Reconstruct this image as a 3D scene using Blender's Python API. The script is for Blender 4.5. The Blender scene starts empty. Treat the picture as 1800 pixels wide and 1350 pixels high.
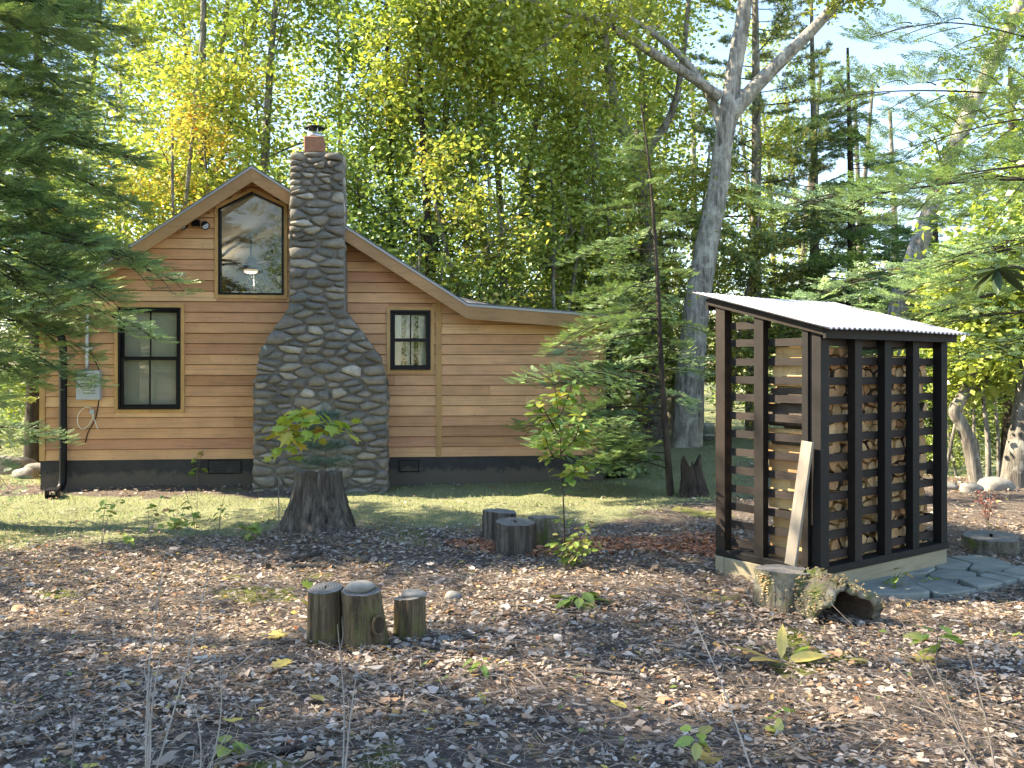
import bpy, bmesh, math, random
import numpy as np
from mathutils import Vector, Matrix

# ------------------------------------------------------------------ camera, light, exposure
sc = bpy.context.scene
FPX, HZ, CAMZ = 1627.0, 650.0, 1.6            # focal length and horizon in photo pixels, eye height
cd = bpy.data.cameras.new("camera"); cam = bpy.data.objects.new("camera", cd)
sc.collection.objects.link(cam)
cam.location = (0, 0, CAMZ); cam.rotation_euler = (math.pi / 2, 0, 0)
cd.sensor_width = 36; cd.lens = FPX / 1800 * 36; cd.shift_y = -(675 - HZ) / 1800
cd.clip_start = 0.05; cd.clip_end = 2000
sc.camera = cam

SUN = Vector((-0.86, 0.10, 0.68)).normalized()
SUN_EL = math.asin(SUN.z)
w = bpy.data.worlds.new("World"); sc.world = w; w.use_nodes = True
wn = w.node_tree; bgn = wn.nodes["Background"]
sky = wn.nodes.new("ShaderNodeTexSky"); sky.sky_type = 'NISHITA'; sky.sun_disc = False
sky.sun_elevation = SUN_EL; sky.sun_rotation = math.atan2(SUN.x, SUN.y)
sky.air_density = 1.0; sky.dust_density = 0.05; sky.ozone_density = 2.0
wn.links.new(sky.outputs[0], bgn.inputs[0]); bgn.inputs[1].default_value = 0.12
sl = bpy.data.lights.new("sun", 'SUN'); sl.energy = 5.0; sl.angle = math.radians(0.53); sl.color = (1.0, 0.90, 0.72)
so = bpy.data.objects.new("sun", sl); sc.collection.objects.link(so)
so.rotation_euler = (-SUN).to_track_quat('-Z', 'Y').to_euler(); so.location = (-20, 8, 20)
vs = sc.view_settings; vs.view_transform = 'Standard'; vs.look = 'None'; vs.gamma = 1; vs.exposure = 2.15; vs.use_white_balance = True; vs.white_balance_temperature = 7150; vs.white_balance_tint = 10
cy = sc.cycles
cy.max_bounces = 8; cy.diffuse_bounces = 4; cy.glossy_bounces = 2; cy.transmission_bounces = 4; cy.transparent_max_bounces = 8
cy.use_denoising = True; cy.denoiser = 'OPENIMAGEDENOISE'; cy.denoising_input_passes = 'RGB_ALBEDO_NORMAL'; cy.denoising_prefilter = 'ACCURATE'; cy.caustics_reflective = False; cy.caustics_refractive = False
cy.sample_clamp_indirect = 6; cy.use_adaptive_sampling = True; cy.adaptive_threshold = 0.02

# ------------------------------------------------------------------ helpers
rng = np.random.default_rng(11); random.seed(11)
C = sc.collection
R = math.radians
def px(x, y, d): return Vector(((x - 900) / FPX * d, d, CAMZ + (HZ - y) / FPX * d))
def gpx(x, y, z=0.0):
    d = (CAMZ - z) * FPX / (y - HZ)
    return Vector(((x - 900) / FPX * d, d, z))
def sstep(t): t = np.clip(t, 0, 1); return t * t * (3 - 2 * t)
def gz(x, y):
    x = np.asarray(x, float); y = np.asarray(y, float)
    a = .022 * np.sin(1.3 * x + .4) * np.sin(1.1 * y) + .014 * np.sin(3.1 * x + 1) * np.sin(2.7 * y + 2) + .006 * np.sin(7.3 * x + y) * np.sin(6.1 * y - x)
    a += .07 * np.exp(-((x + 1.75) ** 2 / .5 + (y - 8.35) ** 2 / .3))
    a += -2.6 * sstep((y - 13.0) / 9) * sstep((x - .36 * y) / 2.2)
    a += .05 * sstep((y - 12) / 4) * sstep((x - 1) / 2)
    a += 1.6 * sstep((y - 24) / 40)
    return a
def gzf(x, y): return float(gz(x, y))
def vnoise(x, y, s=1.0, seed=0):
    r = np.random.default_rng(seed + 99)
    o = 0
    for k in range(6):
        a = r.uniform(0, 6.28); f = s * (0.8 + 0.75 * k); p = r.uniform(0, 6.28); q = r.uniform(0, 6.28)
        o = o + np.sin((x * math.cos(a) + y * math.sin(a)) * f + p + 1.3 * np.sin((y * math.cos(a) - x * math.sin(a)) * f * .7 + q)) / (1 + .5 * k)
    return o / 2.2

def mesh_data(name, V, F, col=None, smooth=False, mats=(), mi=None):
    me = bpy.data.meshes.new(name)
    V = np.asarray(V, np.float32).reshape(-1, 3)
    Fs = F if isinstance(F, list) and len(F) and isinstance(F[0], np.ndarray) else ([F] if isinstance(F, np.ndarray) else None)
    if Fs is None:
        me.from_pydata([tuple(map(float, v)) for v in V], [], [tuple(map(int, f)) for f in F])
    else:
        Fs = [f for f in Fs if len(f)]
        loops = np.concatenate([f.ravel() for f in Fs]).astype(np.int32)
        tot = np.concatenate([np.full(len(f), f.shape[1], np.int32) for f in Fs])
        st = np.concatenate([[0], np.cumsum(tot)[:-1]]).astype(np.int32)
        me.vertices.add(len(V)); me.vertices.foreach_set("co", V.ravel())
        me.loops.add(len(loops)); me.loops.foreach_set("vertex_index", loops)
        me.polygons.add(len(tot)); me.polygons.foreach_set("loop_start", st)
        try: me.polygons.foreach_set("loop_total", tot)
        except Exception: pass
        me.update(calc_edges=True)
    if smooth: me.polygons.foreach_set("use_smooth", np.ones(len(me.polygons), bool))
    if mi is not None: me.polygons.foreach_set("material_index", np.asarray(mi, np.int32))
    if col is not None:
        ca = me.color_attributes.new("Col", 'FLOAT_COLOR', 'POINT')
        c4 = np.ones((len(V), 4), np.float32); c4[:, :3] = col
        ca.data.foreach_set("color", c4.ravel())
    for m in mats: me.materials.append(m)
    me.update()
    return me
def link(name, me, parent=None, loc=None, rot=None, scl=None):
    o = bpy.data.objects.new(name, me); C.objects.link(o)
    if parent is not None: o.parent = parent
    if loc is not None: o.location = loc
    if rot is not None: o.rotation_euler = rot
    if scl is not None: o.scale = scl if hasattr(scl, '__len__') else (scl,) * 3
    return o
def mk(name, V, F, mat, parent=None, **k):
    mats = mat if isinstance(mat, (list, tuple)) else (mat,)
    return link(name, mesh_data(name, V, F, mats=mats, **k), parent)
def tag(o, label=None, cat=None, group=None, kind=None):
    if label: o["label"] = label
    if cat: o["category"] = cat
    if group: o["group"] = group
    if kind: o["kind"] = kind
    return o
def thing(name, label, cat, loc=(0, 0, 0), rz=0.0, group=None):
    return tag(link(name, None, loc=loc, rot=(0, 0, rz)), label, cat, group)

BOXF = [(0, 3, 2, 1), (4, 5, 6, 7), (0, 1, 5, 4), (1, 2, 6, 5), (2, 3, 7, 6), (3, 0, 4, 7)]
def boxv(x0, x1, y0, y1, z0, z1):
    return [(x0, y0, z0), (x1, y0, z0), (x1, y1, z0), (x0, y1, z0), (x0, y0, z1), (x1, y0, z1), (x1, y1, z1), (x0, y1, z1)]
def box(name, b, mat, parent=None, bevel=0.0):
    x0, x1, y0, y1, z0, z1 = b
    if bevel <= 0: return mk(name, boxv(*b), BOXF, mat, parent)
    bm = bmesh.new(); vs_ = [bm.verts.new(v) for v in boxv(*b)]
    for f in BOXF: bm.faces.new([vs_[i] for i in f])
    bmesh.ops.bevel(bm, geom=bm.edges[:], offset=bevel, segments=1, affect='EDGES')
    me = bpy.data.meshes.new(name); bm.to_mesh(me); bm.free(); me.materials.append(mat)
    return link(name, me, parent)
def prism(poly, y0, y1):
    """polygon in (x,z), extruded along y"""
    n = len(poly); V = [(p[0], y0, p[1]) for p in poly] + [(p[0], y1, p[1]) for p in poly]
    F = [tuple(range(n)), tuple(range(2 * n - 1, n - 1, -1))] + [(i, i + n, (i + 1) % n + n, (i + 1) % n) for i in range(n)]
    return V, F
def ringprism(po, pi, y0, y1):
    n = len(po); V = [(p[0], y, p[1]) for y in (y0, y1) for P in (po, pi) for p in P]; F = []
    for i in range(n):
        j = (i + 1) % n
        F += [(i, j, n + j, n + i), (2 * n + i, 3 * n + i, 3 * n + j, 2 * n + j), (i, 2 * n + i, 2 * n + j, j), (n + i, n + j, 3 * n + j, 3 * n + i)]
    return V, F
def inset(poly, d):
    """inset a convex polygon; order either way"""
    n = len(poly); P = [Vector(p) for p in poly]
    a = sum(P[i].x * P[(i + 1) % n].y - P[(i + 1) % n].x * P[i].y for i in range(n)); s = 1 if a > 0 else -1
    L = []
    for i in range(n):
        e = (P[(i + 1) % n] - P[i]).normalized(); nn = Vector((-e.y, e.x)) * s
        L.append((P[i] + nn * d, e))
    out = []
    for i in range(n):
        p, e = L[i - 1]; q, f = L[i]
        cr = e.x * f.y - e.y * f.x
        t = ((q.x - p.x) * f.y - (q.y - p.y) * f.x) / cr if abs(cr) > 1e-6 else 0
        out.append(tuple(p + e * t) if abs(cr) > 1e-6 else tuple(q))
    return out

class G:
    def __init__(s): s.V = []; s.T = []; s.Q = []; s.c = []; s.n = 0
    def add(s, V, F, col=None):
        V = np.asarray(V, np.float32).reshape(-1, 3); F = np.asarray(F, np.int32)
        s.V.append(V); (s.Q if F.shape[1] == 4 else s.T).append(F + s.n)
        s.c.append(np.broadcast_to(np.asarray(col if col is not None else (1, 1, 1), np.float32), (len(V), 3)))
        s.n += len(V)
    def data(s, name, mats, smooth=False, col=True):
        Fs = [np.concatenate(x) for x in (s.Q, s.T) if x]
        return mesh_data(name, np.concatenate(s.V), Fs, col=np.concatenate(s.c) if col else None, smooth=smooth, mats=mats)
    def build(s, name, mat, parent=None, **k): return link(name, s.data(name, (mat,), **k), parent)

def tube(pts, rad, n=6, cap=False):
    P = np.asarray([tuple(p) for p in pts], float); m = len(P)
    rad = np.broadcast_to(np.asarray(rad, float), (m,))
    T = np.gradient(P, axis=0); T /= np.linalg.norm(T, axis=1)[:, None] + 1e-9
    a = np.array([1., 0, 0]) if abs(T[0, 0]) < .8 else np.array([0, 1., 0])
    V = []
    for i in range(m):
        a = a - T[i] * a.dot(T[i]); a /= np.linalg.norm(a) + 1e-9; b = np.cross(T[i], a)
        th = np.arange(n) * 2 * math.pi / n
        V.append(P[i] + rad[i] * (np.cos(th)[:, None] * a + np.sin(th)[:, None] * b))
    if cap:
        V = [P[0] + (V[0] - P[0]) * .02] + V + [P[-1] + (V[-1] - P[-1]) * .02]; m += 2
    V = np.concatenate(V); i = np.arange(m - 1)[:, None] * n; k = np.arange(n)[None]; k2 = (k + 1) % n
    F = np.stack([i + k, i + k2, i + n + k2, i + n + k], -1).reshape(-1, 4)
    return V, F
def spline(pts, k=6):
    P = np.asarray([tuple(p) for p in pts], float); Q = np.vstack([2 * P[0] - P[1], P, 2 * P[-1] - P[-2]]); out = []
    for i in range(1, len(Q) - 2):
        for t in np.arange(k) / k:
            p0, p1, p2, p3 = Q[i - 1:i + 3]
            out.append(.5 * (2 * p1 + (p2 - p0) * t + (2 * p0 - 5 * p1 + 4 * p2 - p3) * t * t + (3 * p1 - p0 - 3 * p2 + p3) * t ** 3))
    out.append(P[-1]); return np.array(out)
def clip(poly, p, n):
    """keep the side (q-p).n <= 0"""
    out = []; m = len(poly)
    for i in range(m):
        a, b = poly[i], poly[(i + 1) % m]
        da = (a[0] - p[0]) * n[0] + (a[1] - p[1]) * n[1]; db = (b[0] - p[0]) * n[0] + (b[1] - p[1]) * n[1]
        if da <= 0: out.append(a)
        if (da < 0 < db) or (db < 0 < da):
            t = da / (da - db); out.append((a[0] + (b[0] - a[0]) * t, a[1] + (b[1] - a[1]) * t))
    return out
def centroid(p):
    n = len(p); A = cx = cy_ = 0
    for i in range(n):
        x0, y0 = p[i]; x1, y1 = p[(i + 1) % n]; k = x0 * y1 - x1 * y0; A += k; cx += (x0 + x1) * k; cy_ += (y0 + y1) * k
    return ((cx / (3 * A), cy_ / (3 * A)), abs(A) / 2) if abs(A) > 1e-9 else ((p[0][0], p[0][1]), 0)
def inside(p, poly):
    c = False; n = len(poly)
    for i in range(n):
        a, b = poly[i], poly[i - 1]
        if (a[1] > p[1]) != (b[1] > p[1]) and p[0] < (b[0] - a[0]) * (p[1] - a[1]) / (b[1] - a[1]) + a[0]: c = not c
    return c
def voronoi(poly, n, sy=1.0, it=2, seed=1, fixed=(), wvar=0.0):
    """irregular cells filling poly; sy stretches the metric in y so cells come out wider than tall"""
    r = random.Random(seed); xs = [p[0] for p in poly]; ys = [p[1] for p in poly]; S = [tuple(f[:2]) for f in fixed]; W = [f[2] for f in fixed]
    g = 0
    while len(S) < n and g < 60000:
        g += 1; q = (r.uniform(min(xs), max(xs)), r.uniform(min(ys), max(ys)))
        if inside(q, poly):
            S.append(q); W.append(r.uniform(0, wvar))
    cells = []
    for k in range(it + 1):
        A = np.array(S) * np.array([1, sy]); cells = []
        PP = [(a, b * sy) for a, b in poly]
        for i in range(len(S)):
            d = ((A - A[i]) ** 2).sum(1); nb = np.argsort(d)[1:22]; c = PP
            for j in nb:
                dv = A[j] - A[i]; L2 = float(dv @ dv)
                t = .5 + (W[i] - W[j]) / (2 * L2)
                c = clip(c, tuple(A[i] + dv * t), tuple(dv))
                if len(c) < 3: break
            cells.append([(a, b / sy) for a, b in c] if len(c) >= 3 else None)
        if k < it:
            S = [S[i] if (cells[i] is None or i < len(fixed)) else tuple(centroid(cells[i])[0]) for i in range(len(S))]
    return [c for c in cells if c is not None and centroid(c)[1] > 1e-5]
def chaikin(p, k=1, q=.25):
    for _ in range(k):
        o = []
        for i in range(len(p)):
            a, b = p[i], p[(i + 1) % len(p)]
            o += [(a[0] * (1 - q) + b[0] * q, a[1] * (1 - q) + b[1] * q), (a[0] * q + b[0] * (1 - q), a[1] * q + b[1] * (1 - q))]
        p = o
    return p
def simplify(p, dmin):
    o = []
    for a in p:
        if not o or math.hypot(a[0] - o[-1][0], a[1] - o[-1][1]) > dmin: o.append(a)
    if len(o) > 3 and math.hypot(o[0][0] - o[-1][0], o[0][1] - o[-1][1]) < dmin: o.pop()
    return o

# ------------------------------------------------------------------ materials
def newmat(name):
    m = bpy.data.materials.new(name); m.use_nodes = True; nt = m.node_tree
    return m, nt, nt.nodes["Principled BSDF"]
def N(nt, typ, **k):
    n = nt.nodes.new(typ)
    for a, v in k.items():
        if a.startswith('i_'):
            key = a[2:]; key = int(key) if key.isdigit() else key
            n.inputs[key].default_value = v
        else: setattr(n, a, v)
    return n
def ramp(nt, fac, stops, interp='LINEAR'):
    n = nt.nodes.new("ShaderNodeValToRGB"); cr = n.color_ramp; cr.interpolation = interp
    while len(cr.elements) < len(stops): cr.elements.new(.5)
    for e, (p, c) in zip(cr.elements, stops): e.position = p; e.color = (*c, 1) if len(c) == 3 else c
    nt.links.new(fac, n.inputs[0]); return n
def coords(nt, scale=(1, 1, 1), rnd=True):
    tc = N(nt, "ShaderNodeTexCoord"); mp = N(nt, "ShaderNodeMapping"); mp.inputs["Scale"].default_value = scale
    if rnd:
        oi = N(nt, "ShaderNodeObjectInfo"); mul = N(nt, "ShaderNodeMath", operation='MULTIPLY'); mul.inputs[1].default_value = 61.7
        nt.links.new(oi.outputs["Random"], mul.inputs[0]); ad = N(nt, "ShaderNodeVectorMath", operation='ADD')
        nt.links.new(tc.outputs["Object"], ad.inputs[0]); nt.links.new(mul.outputs[0], ad.inputs[1]); nt.links.new(ad.outputs[0], mp.inputs[0])
    else: nt.links.new(tc.outputs["Object"], mp.inputs[0])
    return mp.outputs[0]
def noise(nt, vec, scale, detail=4, rough=.6):
    n = N(nt, "ShaderNodeTexNoise"); n.inputs["Scale"].default_value = scale; n.inputs["Detail"].default_value = detail; n.inputs["Roughness"].default_value = rough
    nt.links.new(vec, n.inputs["Vector"]); return n.outputs["Fac"]
def mixc(nt, a, b, fac, mode='MIX'):
    n = N(nt, "ShaderNodeMix", data_type='RGBA', blend_type=mode)
    for s, v in ((n.inputs[0], fac), (n.inputs[6], a), (n.inputs[7], b)):
        if hasattr(v, 'is_output'): nt.links.new(v, s)
        else: s.default_value = v if not isinstance(v, tuple) or len(v) == 4 else (*v, 1)
    return n.outputs[2]
def bump(nt, h, bs, strength=.5, dist=.01):
    b = N(nt, "ShaderNodeBump"); b.inputs["Strength"].default_value = strength; b.inputs["Distance"].default_value = dist
    nt.links.new(h, b.inputs["Height"]); nt.links.new(b.outputs[0], bs.inputs["Normal"])
def orand(nt): return N(nt, "ShaderNodeObjectInfo").outputs["Random"]

def wood_mat(name, stops, gscale=(1.2, 6, 42), rough=.75, grain=.35, bstr=.25, dist=.004, stain=None):
    m, nt, b = newmat(name)
    base = ramp(nt, orand(nt), stops).outputs[0]
    v = coords(nt, gscale); g = noise(nt, v, 1.0, 6, .65)
    gr = ramp(nt, g, [(.3, (1 - grain,) * 3), (.52, (1,) * 3), (.75, (1 - grain * .5,) * 3)]).outputs[0]
    c = mixc(nt, base, gr, 1.0, 'MULTIPLY')
    v2 = coords(nt, (1, 1, 1)); g2 = noise(nt, v2, 2.3, 4, .6)
    c = mixc(nt, c, ramp(nt, g2, [(.3, (.82, .8, .8)), (.7, (1.1, 1.06, 1.02))]).outputs[0], 1.0, 'MULTIPLY')
    if name == "cedar":
        v4 = coords(nt, (1.6, 1, 6)); vk = N(nt, "ShaderNodeTexVoronoi"); vk.inputs["Scale"].default_value = 2.2; nt.links.new(v4, vk.inputs["Vector"])
        c = mixc(nt, c, (.16, .075, .035, 1), ramp(nt, vk.outputs["Distance"], [(.0, (.9,) * 3), (.045, (.5,) * 3), (.075, (0, 0, 0))]).outputs[0])
    if stain:
        v3 = coords(nt, (1, 1, .35)); g3 = noise(nt, v3, 5, 5, .7)
        c = mixc(nt, c, stain, ramp(nt, g3, [(.55, (0, 0, 0)), (.75, (.75,) * 3)]).outputs[0])
    nt.links.new(c, b.inputs["Base Color"]); b.inputs["Roughness"].default_value = rough; b.inputs["Specular IOR Level"].default_value = .25
    bump(nt, g, b, bstr, dist); return m
def plain(name, col, rough=.6, metal=0., nscale=0, namp=.2, bscale=0, bstr=.3, spec=.5):
    m, nt, b = newmat(name); b.inputs["Roughness"].default_value = rough; b.inputs["Metallic"].default_value = metal
    b.inputs["Specular IOR Level"].default_value = spec
    b.inputs["Base Color"].default_value = (*col, 1)
    if nscale:
        g = noise(nt, coords(nt), nscale, 5, .65)
        c = mixc(nt, (*col, 1), ramp(nt, g, [(.25, (1 - namp,) * 3), (.75, (1 + namp,) * 3)]).outputs[0], 1.0, 'MULTIPLY')
        nt.links.new(c, b.inputs["Base Color"])
    if bscale: bump(nt, noise(nt, coords(nt), bscale, 5, .6), b, bstr, .01)
    return m
def bark_mat(name, a, bcol, sc_=(9, 9, 1.6), lichen=None, bstr=.9, dist=.03, moss=None):
    m, nt, b = newmat(name)
    v = coords(nt, sc_); g = noise(nt, v, 1.6, 6, .7)
    c = ramp(nt, g, [(.32, a), (.55, tuple((x + y) / 2 for x, y in zip(a, bcol))), (.7, bcol)]).outputs[0]
    if lichen:
        g2 = noise(nt, coords(nt), 3.5, 5, .7); c = mixc(nt, c, (*lichen, 1), ramp(nt, g2, [(.5, (0, 0, 0)), (.68, (.8,) * 3)]).outputs[0])
    if moss:
        g3 = noise(nt, coords(nt), 5.0, 5, .7); c = mixc(nt, c, (*moss, 1), ramp(nt, g3, [(.5, (0, 0, 0)), (.65, (.85,) * 3)]).outputs[0])
    nt.links.new(c, b.inputs["Base Color"]); b.inputs["Roughness"].default_value = .9; b.inputs["Specular IOR Level"].default_value = .15
    bump(nt, g, b, bstr, dist); return m
def leaf_mat(name, col=None, trans=.45, stops=None, gloss=.05):
    m = bpy.data.materials.new(name); m.use_nodes = True; nt = m.node_tree; nt.nodes.remove(nt.nodes["Principled BSDF"]); out = nt.nodes["Material Output"]
    if stops: c = ramp(nt, orand(nt), stops).outputs[0]
    elif col is None: c = N(nt, "ShaderNodeAttribute", attribute_name="Col").outputs["Color"]
    else:
        r_ = N(nt, "ShaderNodeRGB"); r_.outputs[0].default_value = (*col, 1); c = r_.outputs[0]
    d = N(nt, "ShaderNodeBsdfDiffuse"); t = N(nt, "ShaderNodeBsdfTranslucent"); mx = N(nt, "ShaderNodeMixShader"); mx.inputs[0].default_value = trans
    nt.links.new(c, d.inputs[0])
    tc_ = mixc(nt, c, (1.12, 1.08, .72, 1), 1.0, 'MULTIPLY'); nt.links.new(tc_, t.inputs[0])
    nt.links.new(d.outputs[0], mx.inputs[1]); nt.links.new(t.outputs[0], mx.inputs[2])
    gl = N(nt, "ShaderNodeBsdfGlossy"); gl.inputs["Roughness"].default_value = .45; mx2 = N(nt, "ShaderNodeMixShader"); mx2.inputs[0].default_value = gloss
    nt.links.new(mx.outputs[0], mx2.inputs[1]); nt.links.new(gl.outputs[0], mx2.inputs[2]); nt.links.new(mx2.outputs[0], out.inputs[0])
    return m
def glass_mat(name, tint=(.9, .92, .9), refl=1.0):
    m = bpy.data.materials.new(name); m.use_nodes = True; nt = m.node_tree; nt.nodes.remove(nt.nodes["Principled BSDF"]); out = nt.nodes["Material Output"]
    t = N(nt, "ShaderNodeBsdfTransparent"); t.inputs[0].default_value = (*tint, 1); g = N(nt, "ShaderNodeBsdfGlossy"); g.inputs["Roughness"].default_value = .015
    f = N(nt, "ShaderNodeLayerWeight"); rp = ramp(nt, f.outputs["Facing"], [(0, (.045,) * 3), (.55, (.06,) * 3), (.85, (.22,) * 3), (1, (.9,) * 3)]); mx = N(nt, "ShaderNodeMixShader")
    nt.links.new(rp.outputs[0], mx.inputs[0]); nt.links.new(t.outputs[0], mx.inputs[1]); nt.links.new(g.outputs[0], mx.inputs[2]); nt.links.new(mx.outputs[0], out.inputs[0])
    return m

m_cedar = wood_mat("cedar", [(0, (.43, .228, .118)), (.2, (.59, .337, .182)), (.45, (.68, .40, .218)), (.62, (.51, .265, .157)), (.8, (.63, .37, .198)), (1, (.73, .47, .262))], grain=.28)
m_trimwood = wood_mat("trim_cedar", [(0, (.46, .28, .12)), (1, (.54, .34, .15))], gscale=(14, 14, 2.0), grain=.2)
m_barge = wood_mat("barge_wood", [(0, (.34, .20, .10)), (1, (.39, .235, .12))], gscale=(2, 6, 20), grain=.25)
m_soffit = wood_mat("soffit_wood", [(0, (.40, .20, .08)), (1, (.46, .24, .10))], gscale=(2, 6, 20), grain=.2)
m_found = plain("foundation_parging", (.034, .033, .034), .85, nscale=6, namp=.35, bscale=30, bstr=.3)
def _found():
    m = m_found; nt = m.node_tree; b = nt.nodes["Principled BSDF"]; old = b.inputs["Base Color"].links[0].from_socket
    tc = N(nt, "ShaderNodeTexCoord"); sp = N(nt, "ShaderNodeSeparateXYZ"); nt.links.new(tc.outputs["Object"], sp.inputs[0]); g = noise(nt, tc.outputs["Object"], 7, 6, .7)
    a = N(nt, "ShaderNodeMath", operation='MULTIPLY_ADD'); nt.links.new(g, a.inputs[0]); a.inputs[1].default_value = -.34; nt.links.new(sp.outputs[2], a.inputs[2])
    nt.links.new(mixc(nt, old, (.11, .09, .07, 1), ramp(nt, a.outputs[0], [(0, (.75,) * 3), (.06, (0, 0, 0))]).outputs[0]), b.inputs["Base Color"])
_found()
m_black = plain("black_metal", (.006, .006, .007), .45, spec=.2)
m_drip = plain("drip_edge_metal", (.30, .30, .30), .5, .4)
m_shing = plain("asphalt_shingle", (.10, .105, .115), .95, nscale=14, namp=.4, bscale=60, bstr=.5)
m_glass = glass_mat("window_glass")
m_room = plain("plaster_cream", (.80, .76, .68), .9)
m_lapshadow = plain("lap_shadow_backing", (.012, .011, .010), .95)  # near-black backing, paints the lap shadow lines between siding boards
m_roomdark = plain("interior_panel", (.42, .38, .32), .9)
m_galv = plain("galvanised_steel", (.50, .52, .54), .42, .8, nscale=9, namp=.2)
m_greybox = plain("grey_enamel", (.36, .39, .43), .45, nscale=4, namp=.08)
m_cable_w = plain("white_cable", (.7, .66, .6), .5)
m_clay = plain("terracotta", (.27, .13, .075), .85, nscale=12, namp=.3, bscale=30)
m_mortar = plain("mortar", (.17, .157, .136), .95, nscale=9, namp=.35, bscale=35, bstr=.8)

def stone_mat():
    m, nt, b = newmat("fieldstone")
    c = ramp(nt, orand(nt), [(0, (.09, .083, .076)), (.2, (.18, .162, .142)), (.4, (.125, .127, .122)), (.6, (.215, .19, .158)), (.8, (.145, .134, .13)), (.9, (.28, .25, .21)), (1, (.36, .335, .30))]).outputs[0]
    v = coords(nt); g = noise(nt, v, 9, 6, .7)
    c = mixc(nt, c, ramp(nt, g, [(.25, (.65,) * 3), (.75, (1.45, 1.42, 1.35))]).outputs[0], 1.0, 'MULTIPLY')
    g2 = noise(nt, v, 4.2, 4, .75); c = mixc(nt, c, (.42, .43, .38, 1), ramp(nt, g2, [(.66, (0, 0, 0)), (.72, (.8,) * 3)]).outputs[0])
    nt.links.new(c, b.inputs["Base Color"]); b.inputs["Roughness"].default_value = .88; b.inputs["Specular IOR Level"].default_value = .3
    bump(nt, g, b, .7, .02); return m
m_stone = stone_mat()
m_flag = plain("bluestone", (.20, .21, .185), .85, nscale=5, namp=.35, bscale=18, bstr=.5)
m_cobble = plain("river_stone", (.21, .20, .18), .85, nscale=7, namp=.4, bscale=25, bstr=.5)
m_darkwood = wood_mat("charred_wood", [(0, (.008, .007, .0065)), (.6, (.013, .011, .010)), (1, (.024, .017, .013))], gscale=(12, 12, 12), grain=.4, rough=.7, bstr=.4)
m_slat = wood_mat("stained_slat", [(0, (.018, .015, .014)), (1, (.042, .032, .028))], gscale=(6, 6, 40), grain=.45, rough=.75, bstr=.4)
m_skid = wood_mat("pressure_treated", [(0, (.27, .24, .165)), (1, (.31, .275, .19))], gscale=(3, 3, 30), grain=.3, stain=(.22, .21, .15, 1))
m_plank = wood_mat("weathered_plank", [(0, (.27, .24, .20)), (1, (.31, .28, .235))], gscale=(30, 30, 2), grain=.35)
m_split = wood_mat("split_firewood", [(0, (.46, .27, .12)), (.4, (.60, .39, .17)), (.7, (.70, .50, .25)), (1, (.52, .30, .14))], gscale=(26, 3, 26), grain=.4, stain=(.10, .06, .035, 1))
m_logend = wood_mat("firewood_end", [(0, (.26, .14, .065)), (.3, (.46, .29, .15)), (.6, (.60, .42, .23)), (1, (.40, .22, .10))], gscale=(18, 3, 18), grain=.4, stain=(.13, .08, .05, 1))
m_fbark = bark_mat("firewood_bark", (.045, .035, .028), (.15, .12, .095), (9, 2, 9))
m_oakbark = bark_mat("pale_oak_bark", (.09, .078, .066), (.58, .54, .48), (8, 8, 1.1), lichen=(.60, .58, .52), bstr=1.0, dist=.06)
m_bark = bark_mat("grey_bark", (.055, .047, .04), (.33, .30, .255), (8, 8, 1.2), lichen=(.42, .41, .36), dist=.05)
m_darkbark = bark_mat("dark_bark", (.022, .018, .015), (.10, .08, .065), (11, 11, 2.0))
m_stumpbark = bark_mat("weathered_stump", (.020, .016, .014), (.24, .21, .18), (13, 13, 1.0), bstr=1.0, dist=.06)
m_mossbark = bark_mat("mossy_stump", (.05, .04, .03), (.23, .205, .16), (16, 16, 2.2), lichen=(.34, .33, .28), moss=(.09, .12, .025))
m_logbark = bark_mat("old_log_side", (.035, .025, .017), (.25, .19, .12), (14, 14, 1.0), moss=(.13, .14, .04), bstr=1.0, dist=.05)
m_rot = plain("rotten_wood", (.05, .032, .022), .95, nscale=20, namp=.5, bscale=40, bstr=1.0)
def cut_mat(name, a, bb):
    m, nt, b = newmat(name); tc = N(nt, "ShaderNodeTexCoord")
    wv = N(nt, "ShaderNodeTexWave", wave_type='RINGS', rings_direction='Z'); wv.inputs["Scale"].default_value = 18; wv.inputs["Distortion"].default_value = 3; wv.inputs["Detail"].default_value = 3
    nt.links.new(tc.outputs["Object"], wv.inputs[0]); c = ramp(nt, wv.outputs["Fac"], [(0, a), (1, bb)]).outputs[0]
    g = noise(nt, coords(nt), 8, 5, .7); c = mixc(nt, c, ramp(nt, g, [(.3, (.6,) * 3), (.7, (1.2,) * 3)]).outputs[0], 1.0, 'MULTIPLY')
    nt.links.new(c, b.inputs["Base Color"]); b.inputs["Roughness"].default_value = .9; bump(nt, wv.outputs["Fac"], b, .3, .004); return m
m_cut = cut_mat("weathered_cut", (.13, .115, .10), (.24, .22, .195))
m_leaf = leaf_mat("foliage")
m_needle = leaf_mat("needles", trans=.25, gloss=.09)
m_litter = leaf_mat("dead_leaf", trans=.12, gloss=.04)
m_twig = plain("grey_twig", (.15, .125, .105), .9, nscale=15, namp=.3)
m_deadtwig = plain("pale_dead_twig", (.27, .24, .21), .9, nscale=15, namp=.3)
m_fungus = leaf_mat("shelf_fungus", trans=.1)
m_pot = plain("black_plastic", (.012, .012, .013), .5)

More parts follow.
